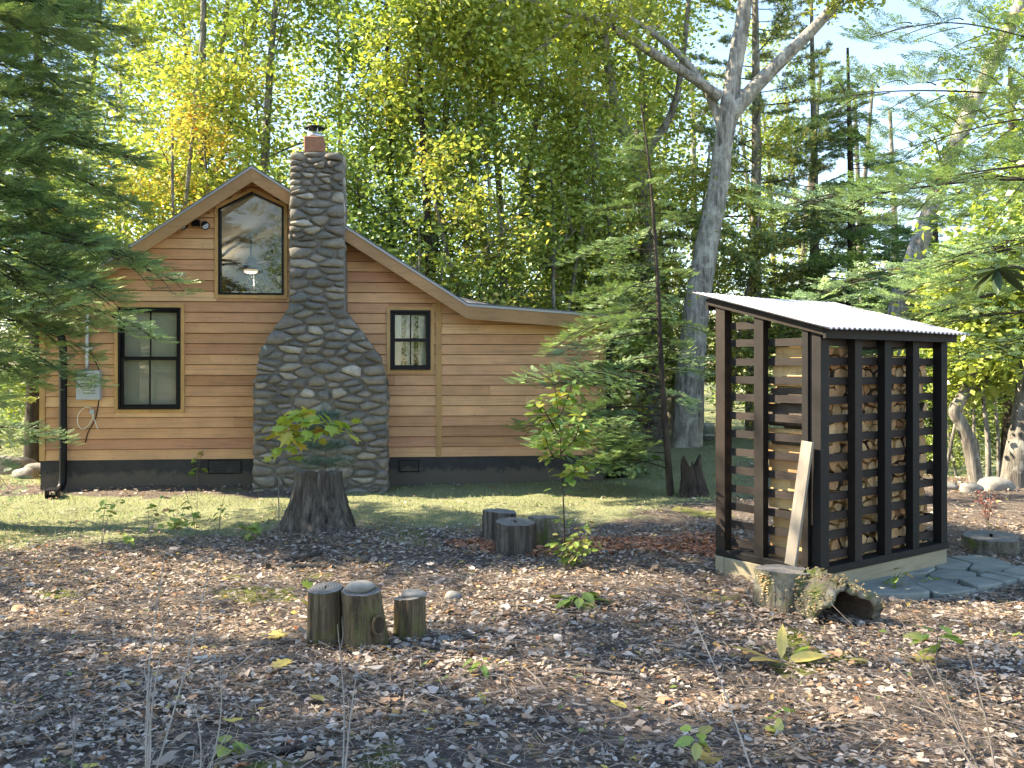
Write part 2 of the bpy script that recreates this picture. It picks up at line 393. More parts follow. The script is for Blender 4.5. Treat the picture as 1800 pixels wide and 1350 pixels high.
# ------------------------------------------------------------------ ground
def lawn_edge(x):
    return np.interp(x, [-9, -4.5, -3, -1.8, -.6, .4, 1.6, 2.6, 3.6, 6], [7.7, 7.6, 8.1, 8.4, 8.5, 9.0, 9.9, 10.7, 12.2, 13])
def lawn_mask(x, y):
    e = lawn_edge(x) + .45 * vnoise(x, y, 2.0, 3)
    m = sstep((y - e) / 1.0)
    m = m * (1 - .75 * sstep((x - 3.0) / 1.5) * (1 - sstep((y - 14.5) / 2)))
    m = m * (1 - .9 * sstep((11.55 + .3 * vnoise(x, y, 3, 8) - y) / .3 * -1) * sstep((-2.4 - x) / .4) * sstep((13.5 - y)))
    return np.clip(m, 0, 1)
def moss_mask(x, y):
    return sstep((vnoise(x, y, 1.9, 21) + .35 * vnoise(x, y, 6, 22) - .62) / .4) * (1 - lawn_mask(x, y))
def brown_mask(x, y):
    a = np.exp(-(((x - .25) / 1.25) ** 2 + ((y - 8.35) / .55) ** 2) * 1.1) + np.exp(-(((x - 1.75) / .7) ** 2 + ((y - 8.3) / .7) ** 2) * 1.2)
    return sstep((a + .18 * vnoise(x, y, 4, 5) - .42) / .3)
def grid_axis(lo, hi, step, far, g=1.22):
    a = list(np.arange(lo, hi + 1e-6, step)); s = step
    while a[-1] < far: s *= g; a.append(a[-1] + s)
    s = step
    while a[0] > -far: s *= g; a.insert(0, a[0] - s)
    return np.array(a)
gx = grid_axis(-8.5, 8.5, .085, 420); gy = grid_axis(2.0, 15, .085, 420)
GX, GY = np.meshgrid(gx, gy); GZ = gz(GX, GY)
near = np.exp(-np.maximum(0, np.hypot(GX, GY - 8) - 9))
GZ = GZ + near * .012 * (vnoise(GX, GY, 5, 31) + .7 * vnoise(GX, GY, 14, 32))
nx, ny = len(gx), len(gy); ii = np.arange(ny - 1)[:, None] * nx + np.arange(nx - 1)[None]
gF = np.stack([ii, ii + 1, ii + nx + 1, ii + nx], -1).reshape(-1, 4)
gcol = np.stack([lawn_mask(GX, GY), brown_mask(GX, GY), moss_mask(GX, GY)], -1).reshape(-1, 3)
def ground_mat():
    m, nt, b = newmat("forest_floor"); tc = N(nt, "ShaderNodeTexCoord"); v = tc.outputs["Object"]
    at = N(nt, "ShaderNodeAttribute", attribute_name="Col"); sp = N(nt, "ShaderNodeSeparateColor"); nt.links.new(at.outputs["Color"], sp.inputs[0])
    n1 = noise(nt, v, 1.3, 6, .7); n2 = noise(nt, v, 22, 6, .75); n3 = noise(nt, v, 60, 4, .7)
    soil = ramp(nt, n2, [(.25, (.045, .036, .03)), (.5, (.13, .108, .093)), (.62, (.21, .18, .157)), (.8, (.30, .26, .23))]).outputs[0]
    soil = mixc(nt, soil, ramp(nt, n1, [(.3, (.75, .7, .66)), (.7, (1.15, 1.1, 1.08))]).outputs[0], 1.0, 'MULTIPLY')
    lawn = ramp(nt, n3, [(.3, (.12, .135, .065)), (.55, (.23, .24, .125)), (.8, (.34, .32, .21))]).outputs[0]
    moss = ramp(nt, n3, [(.3, (.09, .10, .025)), (.7, (.20, .21, .055))]).outputs[0]
    brown = ramp(nt, n2, [(.3, (.07, .032, .018)), (.7, (.22, .11, .065))]).outputs[0]
    c = mixc(nt, soil, brown, sp.outputs[1])
    def th(s, lo, hi):
        a = N(nt, "ShaderNodeMath", operation='MULTIPLY_ADD'); nt.links.new(n2, a.inputs[0]); a.inputs[1].default_value = .9; nt.links.new(s, a.inputs[2])
        return ramp(nt, a.outputs[0], [(lo, (0, 0, 0)), (hi, (1, 1, 1))]).outputs[0]
    def th2(s):
        a = N(nt, "ShaderNodeMath", operation='MULTIPLY'); nt.links.new(n2, a.inputs[0]); nt.links.new(s, a.inputs[1])
        return ramp(nt, a.outputs[0], [(.18, (0, 0, 0)), (.42, (1, 1, 1))]).outputs[0]
    c = mixc(nt, c, lawn, th2(sp.outputs[0])); c = mixc(nt, c, moss, th2(sp.outputs[2]))
    nt.links.new(c, b.inputs["Base Color"]); b.inputs["Roughness"].default_value = .97; b.inputs["Specular IOR Level"].default_value = .15
    bump(nt, n2, b, .9, .03); return m
ground = mk("ground", np.stack([GX, GY, GZ], -1).reshape(-1, 3), gF, ground_mat(), col=gcol, smooth=True)
tag(ground, "forest floor of dead leaves, moss and thin lawn", kind="structure")

# distant slope seen through the trees on the right
hx = np.linspace(-260, 420, 60); hy = np.linspace(150, 330, 20); HX, HY = np.meshgrid(hx, hy)
HZv = -6 + 34 * sstep((HY - 150) / 170) * (0.6 + .4 * sstep((HX - 0) / 150)) + 2 * vnoise(HX, HY, .05, 4)
ii = np.arange(19)[:, None] * 60 + np.arange(59)[None]
m_hill = plain("far_hillside", (.26, .24, .15), 1, nscale=.12, namp=.4)
tag(mk("hill", np.stack([HX, HY, HZv], -1).reshape(-1, 3), np.stack([ii, ii + 1, ii + 61, ii + 60], -1).reshape(-1, 4), m_hill, smooth=True), "pale hillside far beyond the trees", kind="structure")

# ------------------------------------------------------------------ cabin
ROT = R(6.2); HC, HS = math.cos(ROT), math.sin(ROT); HX0, HY0 = (565 - 900) / FPX * 12.8, 12.8
def hw(x, y, w_=0.0):
    r = (x - 900) / FPX
    u = (r * HY0 - r * w_ * HC - HX0 - w_ * HS) / (HC - r * HS); d = HY0 + u * HS - w_ * HC
    return u, CAMZ + (HZ - y) / FPX * d
cabin = thing("cabin", "cedar-sided cabin with gable roof, dark foundation and fieldstone chimney side", "cabin", (HX0, HY0, 0), ROT)
OV = .36
TL, PK, RB, RE = hw(46, 550, OV), hw(443, 290, OV), hw(822, 532, OV), hw(1076, 552, OV)
UL, UR = hw(71, 700)[0], hw(1062, 700)[0]
ZF = hw(560, 805)[1]
DEP = 6.2
def lerp(a, b, t): return a + (b - a) * t
def roof_z(u):
    for a, b in ((TL, PK), (PK, RB), (RB, RE)):
        if a[0] <= u <= b[0]: return lerp(a[1], b[1], (u - a[0]) / (b[0] - a[0]))
    return TL[1] if u < TL[0] else RE[1]
DROP = .11
def wall_top(u): return roof_z(u) - DROP
def wall_range(z):
    """u extent of the gable wall at height z"""
    z = z + DROP
    if z >= PK[1]: return None
    ul = max(UL, lerp(TL[0], PK[0], (z - TL[1]) / (PK[1] - TL[1]))) if z > TL[1] else UL
    if z > RB[1]: ur = lerp(PK[0], RB[0], (PK[1] - z) / (PK[1] - RB[1]))
    elif z > RE[1]: ur = lerp(RB[0], RE[0], (RB[1] - z) / (RB[1] - RE[1]))
    else: ur = UR
    return ul, min(ur, UR)
# window outlines (outer edge of black frame) in wall coordinates, counter-clockwise
def rect(x0, y0, x1, y1, w_=.03):
    u0, z1 = hw(x0, y0, w_); u1, z0 = hw(x1, y1, w_); return [(u0, z0), (u1, z0), (u1, z1), (u0, z1)]
W1 = rect(208, 540, 318, 719); W2 = rect(686, 545, 757, 650)
_b0, _b1 = hw(384, 518, .03), hw(499, 518, .03)
_ck = hw(443, 337, .03); _sl, _sr = hw(384, 367, .03), hw(499, 364, .03)
W3 = [_b0, (_b1[0], _b0[1]), (_b1[0], _sr[1]), _ck, (_b0[0], _sl[1])]
TRIM = .048
holes = [inset(W1, -TRIM + .02), inset(W2, -TRIM + .02), inset(W3, -TRIM + .02)]
VT = (hw(766, 600)[0], hw(776, 600)[0])
def hole_range(h, z):
    us = []
    for i in range(len(h)):
        a, b = h[i], h[(i + 1) % len(h)]
        if (a[1] - z) * (b[1] - z) < 0: us.append(lerp(a[0], b[0], (z - a[1]) / (b[1] - a[1])))
    return (min(us), max(us)) if len(us) >= 2 else None
EXP = .1432
def board(u00, u01, u10, u11, z0, z1, f0=0.0, f1=1.0):
    y0, y1 = -lerp(.033, .010, f0), -lerp(.033, .010, f1); B = -.003; z0 += .004 * (f0 == 0); z1 -= .004 * (f1 == 1)  # boards stop short so the black backing shows as a shadow line
    V = [(u00, y0, z0), (u01, y0, z0), (u01, B, z0), (u00, B, z0), (u10, y1, z1), (u11, y1, z1), (u11, B, z1), (u10, B, z1)]
    mk("siding_board", V, BOXF, m_cedar, cabin)
rb = random.Random(5)
k = 0
CT = .075   # corner trim width
while True:
    z0 = ZF + k * EXP; z1 = z0 + EXP; k += 1
    r0, r1 = wall_range(z0), wall_range(z1)
    if r0 is None: break
    if r1 is None: r1 = ((r0[0] + r0[1]) / 2,) * 2
    r0 = (max(r0[0], UL + CT), min(r0[1], UR - CT)); r1 = (max(r1[0], UL + CT), min(r1[1], UR - CT))
    zm = (z0 + z1) / 2
    cuts = []          # (ua, ub, zlow, zhigh) of what interrupts this row
    for h in holes:
        zl, zh = min(p[1] for p in h), max(p[1] for p in h)
        if zh <= z0 or zl >= z1: continue
        hr = hole_range(h, min(max(zm, zl + .004), zh - .004))
        if hr: cuts.append((*hr, zl, zh))
    if z0 < roof_z(VT[0]) - .25: cuts.append((VT[0] + .004, VT[1] - .004, -9, 99))
    cuts.sort(); us = [None]; segs = []
    left0, left1 = r0[0], r1[0]
    for (ua, ub, zl, zh) in cuts:
        if ua > left0: segs.append((left0, ua, left1, ua))
        if zl > z0 + .015: board(ua, ub, ua, ub, z0, zl, 0, (zl - z0) / EXP)
        if zh < z1 - .015: board(ua, ub, ua, ub, zh, z1, (zh - z0) / EXP, 1)
        left0 = left1 = ub
    segs.append((left0, r0[1], left1, r1[1]))
    for (a0, b0, a1, b1) in segs:
        if b0 - a0 < .02 and b1 - a1 < .02: continue
        if b1 < a1: b1 = a1 = (a1 + b1) / 2
        L = min(b0, b1) - max(a0, a1)
        if L > 1.3 and rb.random() < .5:
            c_ = rb.uniform(max(a0, a1) + .35, min(b0, b1) - .35)
            board(a0, c_ - .0012, a1, c_ - .0012, z0, z1); board(c_ + .0012, b0, c_ + .0012, b1, z0, z1)
        else: board(a0, b0, a1, b1, z0, z1)

def wall_sheet(name, y, hs, mat, ul, ur, zb, top, flip=False):
    bp = sorted({ul, ur} | {p[0] for h in hs for p in h if ul < p[0] < ur} | {p[0] for p in (TL, PK, RB, RE) if ul < p[0] < ur}); V = []; F = []
    def quad(a, b, za0, zb0, za1, zb1):
        n = len(V); V.extend([(a, y, za0), (b, y, zb0), (b, y, zb1), (a, y, za1)]); F.append((n, n + 1, n + 2, n + 3))
    for a, b in zip(bp, bp[1:]):
        if b - a < 1e-4: continue
        m_ = (a + b) / 2; lo_a = lo_b = zb
        for h in sorted(hs, key=lambda h: min(p[1] for p in h)):
            if not (min(p[0] for p in h) < m_ < max(p[0] for p in h)): continue
            def lims(u):
                u = min(max(u, min(p[0] for p in h) + 1e-5), max(p[0] for p in h) - 1e-5); zz = []
                for i in range(len(h)):
                    p, q = h[i], h[(i + 1) % len(h)]
                    if (p[0] - u) * (q[0] - u) < 0: zz.append(lerp(p[1], q[1], (u - p[0]) / (q[0] - p[0])))
                return min(zz), max(zz)
            (l0, h0), (l1, h1) = lims(a + 1e-4), lims(b - 1e-4)
            quad(a, b, lo_a, lo_b, l0, l1); lo_a, lo_b = h0, h1
        quad(a, b, lo_a, lo_b, top(a), top(b))
    return mk(name, V, F, mat, cabin)
wall_sheet("sheathing", .0, [W1, W2, W3], m_lapshadow, UL, UR, -.1, wall_top)
wall_sheet("inner_wall", .12, [W1, W2, W3], m_room, UL, UR, .3, lambda u: wall_top(u) - .03)
bw = [[(-2.9, .9), (-1.6, .9), (-1.6, 2.2), (-2.9, 2.2)], [(-1.0, .5), (.6, .5), (.6, 2.4), (-1.0, 2.4)], [(1.2, .9), (2.3, .9), (2.3, 1.9), (1.2, 1.9)]]  # unseen openings added in the back wall to let daylight inside
wall_sheet("back_wall", DEP, bw, m_cedar, UL, UR, -.1, wall_top)
wall_sheet("inner_back_wall", DEP - .1, bw, m_room, UL, UR, -.1, lambda u: wall_top(u) - .03)
box("side_wall", (UL, UL + .012, .002, DEP, ZF, wall_top(UL)), m_cedar, cabin)
box("side_wall", (UR - .012, UR, .002, DEP, ZF, wall_top(UR)), m_cedar, cabin)
box("inner_side_wall", (UL + .1, UL + .12, .13, DEP - .11, .3, wall_top(UL + .11) - .03), m_room, cabin)
box("inner_side_wall", (UR - .12, UR - .1, .13, DEP - .11, .3, wall_top(UR - .1) - .03), m_room, cabin)
box("floor", (UL + .13, UR - .13, .13, DEP - .12, .30, .36), m_roomdark, cabin)
box("partition", (PK[0] + .35, PK[0] + .47, 3.2, DEP - .12, .37, 3.15), m_room, cabin)
for a, b in ((TL, PK), (PK, RB), (RB, RE)):
    au, bu = max(a[0], UL + .12), min(b[0], UR - .12)
    V = [(au, .13, roof_z(au) - .17), (bu, .13, roof_z(bu) - .17), (bu, DEP - .11, roof_z(bu) - .17), (au, DEP - .11, roof_z(au) - .17)]
    mk("ceiling_panel", V, [(0, 1, 2, 3)], m_room, cabin)
# foundation with vents
mk("foundation", *prism([(UL + .012, -.25), (UR - .012, -.25), (UR - .012, ZF), (UL + .012, ZF)], -.02, .25), m_found, cabin)
box("foundation", (UL + .012, UL + .2, .26, DEP, -.25, ZF - .002), m_found, cabin)
box("foundation", (UR - .2, UR - .012, .26, DEP, -.25, ZF - .002), m_found, cabin)
for (x0, y0, x1, y1) in ((366, 808, 425, 832), (701, 808, 737, 829)):
    u0, z1 = hw(x0, y0); u1, z0 = hw(x1, y1)
    vt = mk("foundation_vent", *ringprism([(u0, z0), (u1, z0), (u1, z1), (u0, z1)], inset([(u0, z0), (u1, z0), (u1, z1), (u0, z1)], .014), -.034, -.021), m_black, cabin)
    for j in range(4):
        zz = z0 + .02 + (z1 - z0 - .04) * j / 4
        box("vent_louver", (u0 + .015, u1 - .015, -.031, -.023, zz, zz + .02), m_found, vt)
# corner and joint trim boards
box("corner_trim", (UL, UL + CT - .003, -.040, -.003, ZF, wall_top(UL) - .02), m_trimwood, cabin)
box("corner_trim", (UR - CT + .003, UR, -.040, -.003, ZF, wall_top(UR) - .02), m_trimwood, cabin)
box("joint_trim", (VT[0], VT[1], -.042, -.003, ZF, wall_top(VT[1]) - .015), m_trimwood, cabin)
# roof
def band(a, b, o0, o1, y0, y1, ext=(0, 0)):
    """a strip following the roof line a-b, between vertical offsets o0..o1 below it"""
    (ua, za), (ub, zb) = a, b; s = (zb - za) / (ub - ua); ua -= ext[0]; za -= s * ext[0]; ub += ext[1]; zb += s * ext[1]
    return prism([(ua, za - o1), (ub, zb - o1), (ub, zb - o0), (ua, za - o0)], y0, y1)
roof = mk("roof", *band(TL, PK, .0, .045, -OV - .02, DEP + .3, (.04, 0)), m_shing, cabin)
mk("roof_slope", *band(PK, RB, .0, .045, -OV - .02, DEP + .3), m_shing, roof)
mk("roof_slope", *band(RB, RE, .0, .045, -OV - .02, DEP + .3, (0, .05)), m_shing, roof)
# low slope rising to a valley on the main roof
vA = (RB[0], -OV + .02, RB[1] + .003); vB = (RE[0], -OV + .02, RE[1] + .003)
vCu = RB[0] - 1.15; vC = (vCu, 4.2, roof_z(vCu) + .003); vD = (RE[0], 4.2, RE[1] + .18)
mk("saddle_roof", [vA, vB, vD, vC, (RE[0], 4.25, RE[1] - .04), (vCu + .6, 4.25, roof_z(vCu + .6) - .04)], [(0, 1, 2, 3), (3, 2, 4, 5), (1, 4, 2)], m_shing, roof)
for a, b, e in ((TL, PK, (.03, 0)), (PK, RB, (0, 0)), (RB, RE, (0, .04))):
    mk("drip_edge", *band(a, b, .02, .05, -OV - .032, -OV - .021, e), m_drip, cabin)
    mk("barge_board", *band(a, b, .051, .225, -OV - .02, -OV + .018, e), m_barge, cabin)
    mk("soffit", *band(a, b, .105, .125, -OV + .019, .0, e), m_soffit, cabin)
for k_, (a, b) in enumerate(((TL, PK), (PK, RB))):
    for j in range(7):
        t = (j + .5) / 7; u = lerp(a[0], b[0], t); z = lerp(a[1], b[1], t) - .126
        if abs(u - hw(555, 400)[0]) > .55: mk("lookout", *prism([(u - .02, z - .05), (u + .02, z - .05), (u + .02, z), (u - .02, z)], -OV + .02, -.03), m_soffit, cabin)
# eave gutters on the two sides
gu = RE[0] + .10
mk("gutter", *prism([(gu - .05, RE[1] - .16), (gu + .05, RE[1] - .16), (gu + .06, RE[1] - .05), (gu - .06, RE[1] - .05)], -OV + .02, DEP), m_black, cabin)
mk("gutter", *prism([(TL[0] - .12, TL[1] - .17), (TL[0] - .02, TL[1] - .17), (TL[0] - .01, TL[1] - .06), (TL[0] - .13, TL[1] - .06)], -OV + .02, DEP), m_black, cabin)
def pipe(name, pts, r, mat, parent, n=8, k=4): 
    g = G(); g.add(*tube(spline(pts, k), r, n, cap=True)); return g.build(name, mat, parent, smooth=True, col=False)
def hp(x, y, w_=0): u, z = hw(x, y, w_); return (u, -w_, z)
# downspouts
ds = []
for (x, y, w_) in ((78, 578, .12), (92, 579, .12), (104, 586, .12), (110, 604, .12), (111, 640, .11), (111, 720, .1), (111, 800, .1), (110, 846, .1), (104, 862, .2), (97, 868, .45)): ds.append(hp(x, y, w_))
pipe("downspout", ds, .052, m_black, cabin)
pipe("downspout", [(gu, -.12, RE[1] - .14), (gu - .02, -.1, RE[1] - .3), (UR + .06, -.06, RE[1] - .5), (UR + .06, -.05, 1.2), (UR + .06, -.05, .1)], .04, m_black, cabin)

# windows
def window(poly, rows, cols, name="window", simple=False):
    f = mk(name, *ringprism(poly, inset(poly, .028), -.052, .06), m_black, cabin)
    mk("window_trim", *ringprism(inset(poly, -TRIM), inset(poly, .001), -.046, -.004), m_trimwood, f)
    ip = inset(poly, .029)
    if simple:
        mk("pane", *prism(inset(poly, .03), .0, .008), m_glass, f); return f
    (u0, z0), (u1, z1) = ip[0], ip[2]; zm = (z0 + z1) / 2; sb = .036
    for s, (a, b, y) in enumerate(((z0, zm + .012, .0), (zm - .012, z1, .035))):
        q = [(u0, a), (u1, a), (u1, b), (u0, b)]; qi = inset(q, sb)
        sh = mk("sash", *ringprism(q, qi, y - .03, y + .004), m_black, f)
        um = (u0 + u1) / 2; za, zb = qi[0][1], qi[2][1]
        mk("muntin", *prism([(um - .009, za), (um + .009, za), (um + .009, zb), (um - .009, zb)], y - .026, y - .006), m_black, f)
        for (ua, ub) in ((qi[0][0], um - .0095), (um + .0095, qi[1][0])):
            mk("pane", *prism([(ua, za), (ub, za), (ub, zb), (ua, zb)], y - .018, y - .012), m_glass, f)
    mk("sill", *prism([(u0 - .02, poly[0][1] - .001), (u1 + .02, poly[0][1] - .001), (u1 + .02, poly[0][1] + .03), (u0 - .02, poly[0][1] + .03)], -.08, -.053), m_black, f)
    return f
window(W1, 2, 2); window(W2, 2, 2); window(W3, 1, 1, simple=True)
# pale roller blind behind the lower panes and a curtain in the small window
u0, u1 = W1[0][0] + .03, W1[1][0] - .03
blind = box("window_blind", (u0, u1, .065, .07, W1[0][1] + .02, W1[2][1]), plain("grey_blind", (.36, .34, .29), .9), cabin)
for j in range(3):
    u = W2[0][0] + .05 + j * .17
    box("curtain", (u, u + .1, .075, .085, W2[0][1] + .05, W2[2][1] - .02), m_roomdark, cabin)

# meter, conduit, cables, floodlight
def hbox(name, x0, y0, x1, y1, wf, mat, wb=.03, parent=cabin, bevel=0):
    u0, z1 = hw(x0, y0, wf); u1, z0 = hw(x1, y1, wf); return box(name, (u0, u1, -wf, -wb, z0, z1), mat, parent, bevel)
mb = hbox("meter_box", 133, 651, 175, 703, .14, m_greybox, bevel=.008)
def disc(name, c, r, y0, y1, mat, parent, n=20):
    return mk(name, *prism([(c[0] + r * math.cos(t * 2 * math.pi / n), c[1] + r * math.sin(t * 2 * math.pi / n)) for t in range(n)], y0, y1), mat, parent)
mc = hw(152, 676, .15); disc("meter_ring", mc, .105, -.158, -.141, m_galv, mb); disc("meter_dial", mc, .082, -.175, -.1585, plain("dial_face", (.45, .47, .42), .3), mb); disc("meter_glass", mc, .088, -.20, -.18, m_glass, mb)
pipe("conduit", [hp(153, 540, .07), hp(153, 600, .07), hp(153, 652, .07)], .027, m_galv, cabin)
for y in (612, 566):
    hbox("conduit_strap", 144, y - 2, 163, y + 2, .10, m_galv, wb=.025)
pipe("cable", [hp(158, 602, .04), hp(161, 622, .04), hp(172, 645, .04), hp(176, 672, .05), hp(174, 700, .04), hp(168, 735, .04), hp(155, 760, .04), hp(150, 778, .04)], .007, m_black, cabin, 6)
pipe("white_cable", [hp(162, 718, .04), hp(150, 716, .05), hp(139, 726, .06), hp(136, 742, .06), hp(143, 754, .06), hp(155, 748, .06), hp(164, 730, .05), hp(162, 722, .04)], .0055, m_cable_w, cabin, 6)
pipe("white_cable", [hp(160, 723, .05), hp(166, 738, .06), hp(172, 755, .07)], .0055, m_cable_w, cabin, 6)
hbox("cable_terminal", 157, 720, 165, 728, .06, m_greybox)
fl = hbox("floodlight", 336, 386, 350, 397, .09, m_black)
for (x, s) in ((326, -1), (358, 1)):
    c_ = hw(x, 393, .16); g = G(); a = Vector((c_[0], -.10, c_[1] + .01)); b = Vector((c_[0] + s * .03, -.20, c_[1] - .035))
    g.add(*tube([a, a.lerp(b, .35), b], [.03, .05, .058], 12, cap=True)); g.build("lamp_head", m_black, fl, smooth=True, col=False)
    disc("lamp_lens", (b.x, b.z), .045, -.207, -.2035, m_greybox, fl)
# ------------------------------------------------------------------ chimney (its stones are parts of the cabin's chimney)
CW = .62
prof = [hw(*p, CW) for p in ((440, 868), (684, 868), (682, 665), (672, 628), (640, 585), (608, 545), (604, 268), (508, 266), (506, 540), (478, 578), (456, 612), (447, 645))]
cc = [(lerp(p[0], hw(556, 500, CW)[0], .035), p[1] - (.03 if p[1] > 3 else 0)) for p in prof]
chim = mk("chimney", *prism(cc, -CW + .035, -.045), m_mortar, cabin); chim["label"] = "rough fieldstone chimney with wide base and sloping shoulders"
def stone_mesh(poly, o, ex, ez, en, h, back, rr, mort=.015, nmax=13):
    p = simplify(poly, .018)
    if len(p) < 3: return None
    ct, ar = centroid(p); ra = math.sqrt(ar / math.pi)
    if ra < .022: return None
    k = max(.55, 1 - mort / ra)
    p = [(ct[0] + (a - ct[0]) * k, ct[1] + (b - ct[1]) * k) for a, b in p]
    p = simplify(chaikin(p, 1, .2), .014)
    if len(p) > nmax: p = p[::2] if len(p) > 18 else [p[int(i * len(p) / nmax)] for i in range(nmax)]
    n = len(p); V = []; tilt = rr.uniform(-.25, .25); tilt2 = rr.uniform(-.25, .25)
    def P(a, b, c_): V.append(tuple(o + ex * a + ez * b + en * c_))
    for sc_, hh in ((1.0, -back), (1.02, h * .35), (.86, h * .9)):
        for (a, b) in p:
            j = 1 + rr.uniform(-.09, .07); hk = hh + (hh > 0) * h * .55 * (tilt * (a - ct[0]) / ra + tilt2 * (b - ct[1]) / ra) * .6
            P(ct[0] + (a - ct[0]) * sc_ * j, ct[1] + (b - ct[1]) * sc_ * j, hk)
    P(ct[0], ct[1], h * 1.06)
    F = []
    for r_ in range(2):
        for i in range(n): F.append((r_ * n + i, r_ * n + (i + 1) % n, (r_ + 1) * n + (i + 1) % n, (r_ + 1) * n + i))
    for i in range(n): F.append((2 * n + i, 2 * n + (i + 1) % n, 3 * n))
    return V, F
rr = random.Random(3)
def fx(x, y, wt): u, z = hw(x, y, CW); return (u, z, wt)
fixed = [fx(562, 560, .020), fx(540, 595, .012), fx(592, 590, .014), fx(570, 645, .010), fx(655, 740, .014), fx(645, 770, .010), fx(470, 735, .014), fx(475, 810, .012), fx(470, 850, .014), fx(640, 845, .012), fx(595, 665, .006), fx(565, 690, .006), fx(620, 685, .006), fx(650, 800, .008)]
fixed = [(a, b * 1.0, c_) for a, b, c_ in fixed]
cells = voronoi(prof, 225, 2.35, 1, 17, fixed, .010)
o0 = Vector((0, -CW + .03, 0)); eX, eY, eZ = Vector((1, 0, 0)), Vector((0, 1, 0)), Vector((0, 0, 1))
for c_ in cells:
    sm = stone_mesh(c_, o0, eX, eZ, -eY, rr.uniform(.028, .075), .14, rr)
    if sm: mk("stone", *sm, m_stone, chim, smooth=True)
def side(u, z0, z1, sgn, n, seed):
    cs = voronoi([(-CW + .05, z0), (-.05, z0), (-.05, z1), (-CW + .05, z1)], n, 1.8, 2, seed)
    for c_ in cs:
        if sgn < 0: c_ = c_[::-1]
        sm = stone_mesh(c_, Vector((u, 0, 0)), eY, eZ, eX * sgn, rr.uniform(.02, .05), .06, rr)
        if sm: mk("stone", *sm, m_stone, chim, smooth=True)
uS0, uS1, uB0, uB1 = prof[7][0], prof[6][0], prof[0][0], prof[1][0]
zs0, zs1, zb1 = prof[8][1], prof[7][1], prof[2][1]
side(uS1 - .03, zs0, zs1, 1, 30, 41); side(uS0 + .03, zs0, zs1, -1, 24, 42); side(uB1 - .05, -.05, zb1, 1, 24, 43); side(uB0 + .05, -.05, zb1, -1, 14, 44)
cu, cz = hw(553, 262, CW / 2 + .05)
box("flue_tile", (cu - .13, cu + .13, -CW / 2 - .16, -CW / 2 + .12, cz - .06, cz + .15), m_clay, chim, .012)
g = G(); cyc = -CW / 2 - .02
g.add(*tube([(cu, cyc, cz + .15), (cu, cyc, cz + .21)], .10, 16, cap=True)); g.build("flue_collar", m_galv, chim, smooth=True, col=False)
for a in range(4):
    th = a * math.pi / 2 + .5; g = G(); g.add(*tube([(cu + .09 * math.cos(th), cyc + .09 * math.sin(th), cz + .20), (cu + .09 * math.cos(th), cyc + .09 * math.sin(th), cz + .285)], .008, 5)); g.build("cap_strut", m_galv, chim, col=False)
g = G(); g.add(*tube([(cu, cyc, cz + .275), (cu, cyc, cz + .285), (cu, cyc, cz + .31), (cu, cyc, cz + .325)], [.135, .14, .10, .03], 18, cap=True)); g.build("rain_cap", m_black, chim, smooth=True, col=False)
mk("mortar_crown", *prism([(uS0 + .06, zs1 - .05), (uS1 - .06, zs1 - .05), (uS1 - .12, zs1 + .02), (uS0 + .12, zs1 + .02)], -CW + .08, -.06), m_mortar, chim)

# ceiling fan hanging inside the gable room
fd = 15.2; fb = px(441, 386, fd)
fan = thing("ceiling_fan", "dark ceiling fan with round light hanging behind the gable window", "ceiling fan", tuple(fb))
def lathe(prof_, n=18):
    g = G(); g.add(*tube([(0, 0, z) for r, z in prof_], [r for r, z in prof_], n, cap=True)); return g
lathe([(.10, .0), (.10, -.03), (.06, -.10), (.02, -.12)]).build("canopy", m_black, fan, smooth=True, col=False)
lathe([(.014, -.1), (.014, -.62)]).build("downrod", m_black, fan, smooth=True, col=False)
lathe([(.03, -.60), (.06, -.64), (.13, -.70), (.13, -.78), (.10, -.82)]).build("motor", m_black, fan, smooth=True, col=False)
m_glow, nt_, b_ = newmat("lit_diffuser"); b_.inputs["Base Color"].default_value = (.9, .85, .75, 1); b_.inputs["Emission Color"].default_value = (1, .85, .62, 1); b_.inputs["Emission Strength"].default_value = .1
lathe([(.11, -.822), (.12, -.84), (.10, -.87), (.04, -.885)]).build("lamp_bowl", m_glow, fan, smooth=True, col=False)
fll = bpy.data.lights.new("fan_lamp", 'POINT'); fll.energy = 5; fll.color = (1, .86, .66); fll.shadow_soft_size = .1
link("fan_lamp", fll, fan, (0, 0, -1.02))
for a in range(5):
    th = a * 2 * math.pi / 5 + .2; bl = box("blade", (.14, .66, -.065, .065, -.735, -.727), m_darkwood, fan); bl.rotation_euler = (R(8), 0, th)
g = G(); g.add(*tube([(.05, 0, -.83), (.05, 0, -1.3)], .004, 4)); g.build("pull_chain", m_galv, fan, col=False)

# ------------------------------------------------------------------ woodshed
SD = 6.5; SX, SY = 540 / FPX * SD, SD; SA = math.atan2(.5965, .8027)
shed = thing("woodshed", "black slatted firewood shed with corrugated metal lean-to roof", "woodshed", (SX, SY, 0), SA)
ca, sa_ = math.cos(SA), math.sin(SA)
def shed_x(x, y=0.0):
    r = (x - 900) / FPX; X0 = SX - y * sa_; Y0 = SY + y * ca
    return (r * Y0 - X0) / (ca - r * sa_)
LX, LY = 1.70, .93; ZB = .15
def stop(y): return 1.855 + .238 * y / LY      # top of the posts
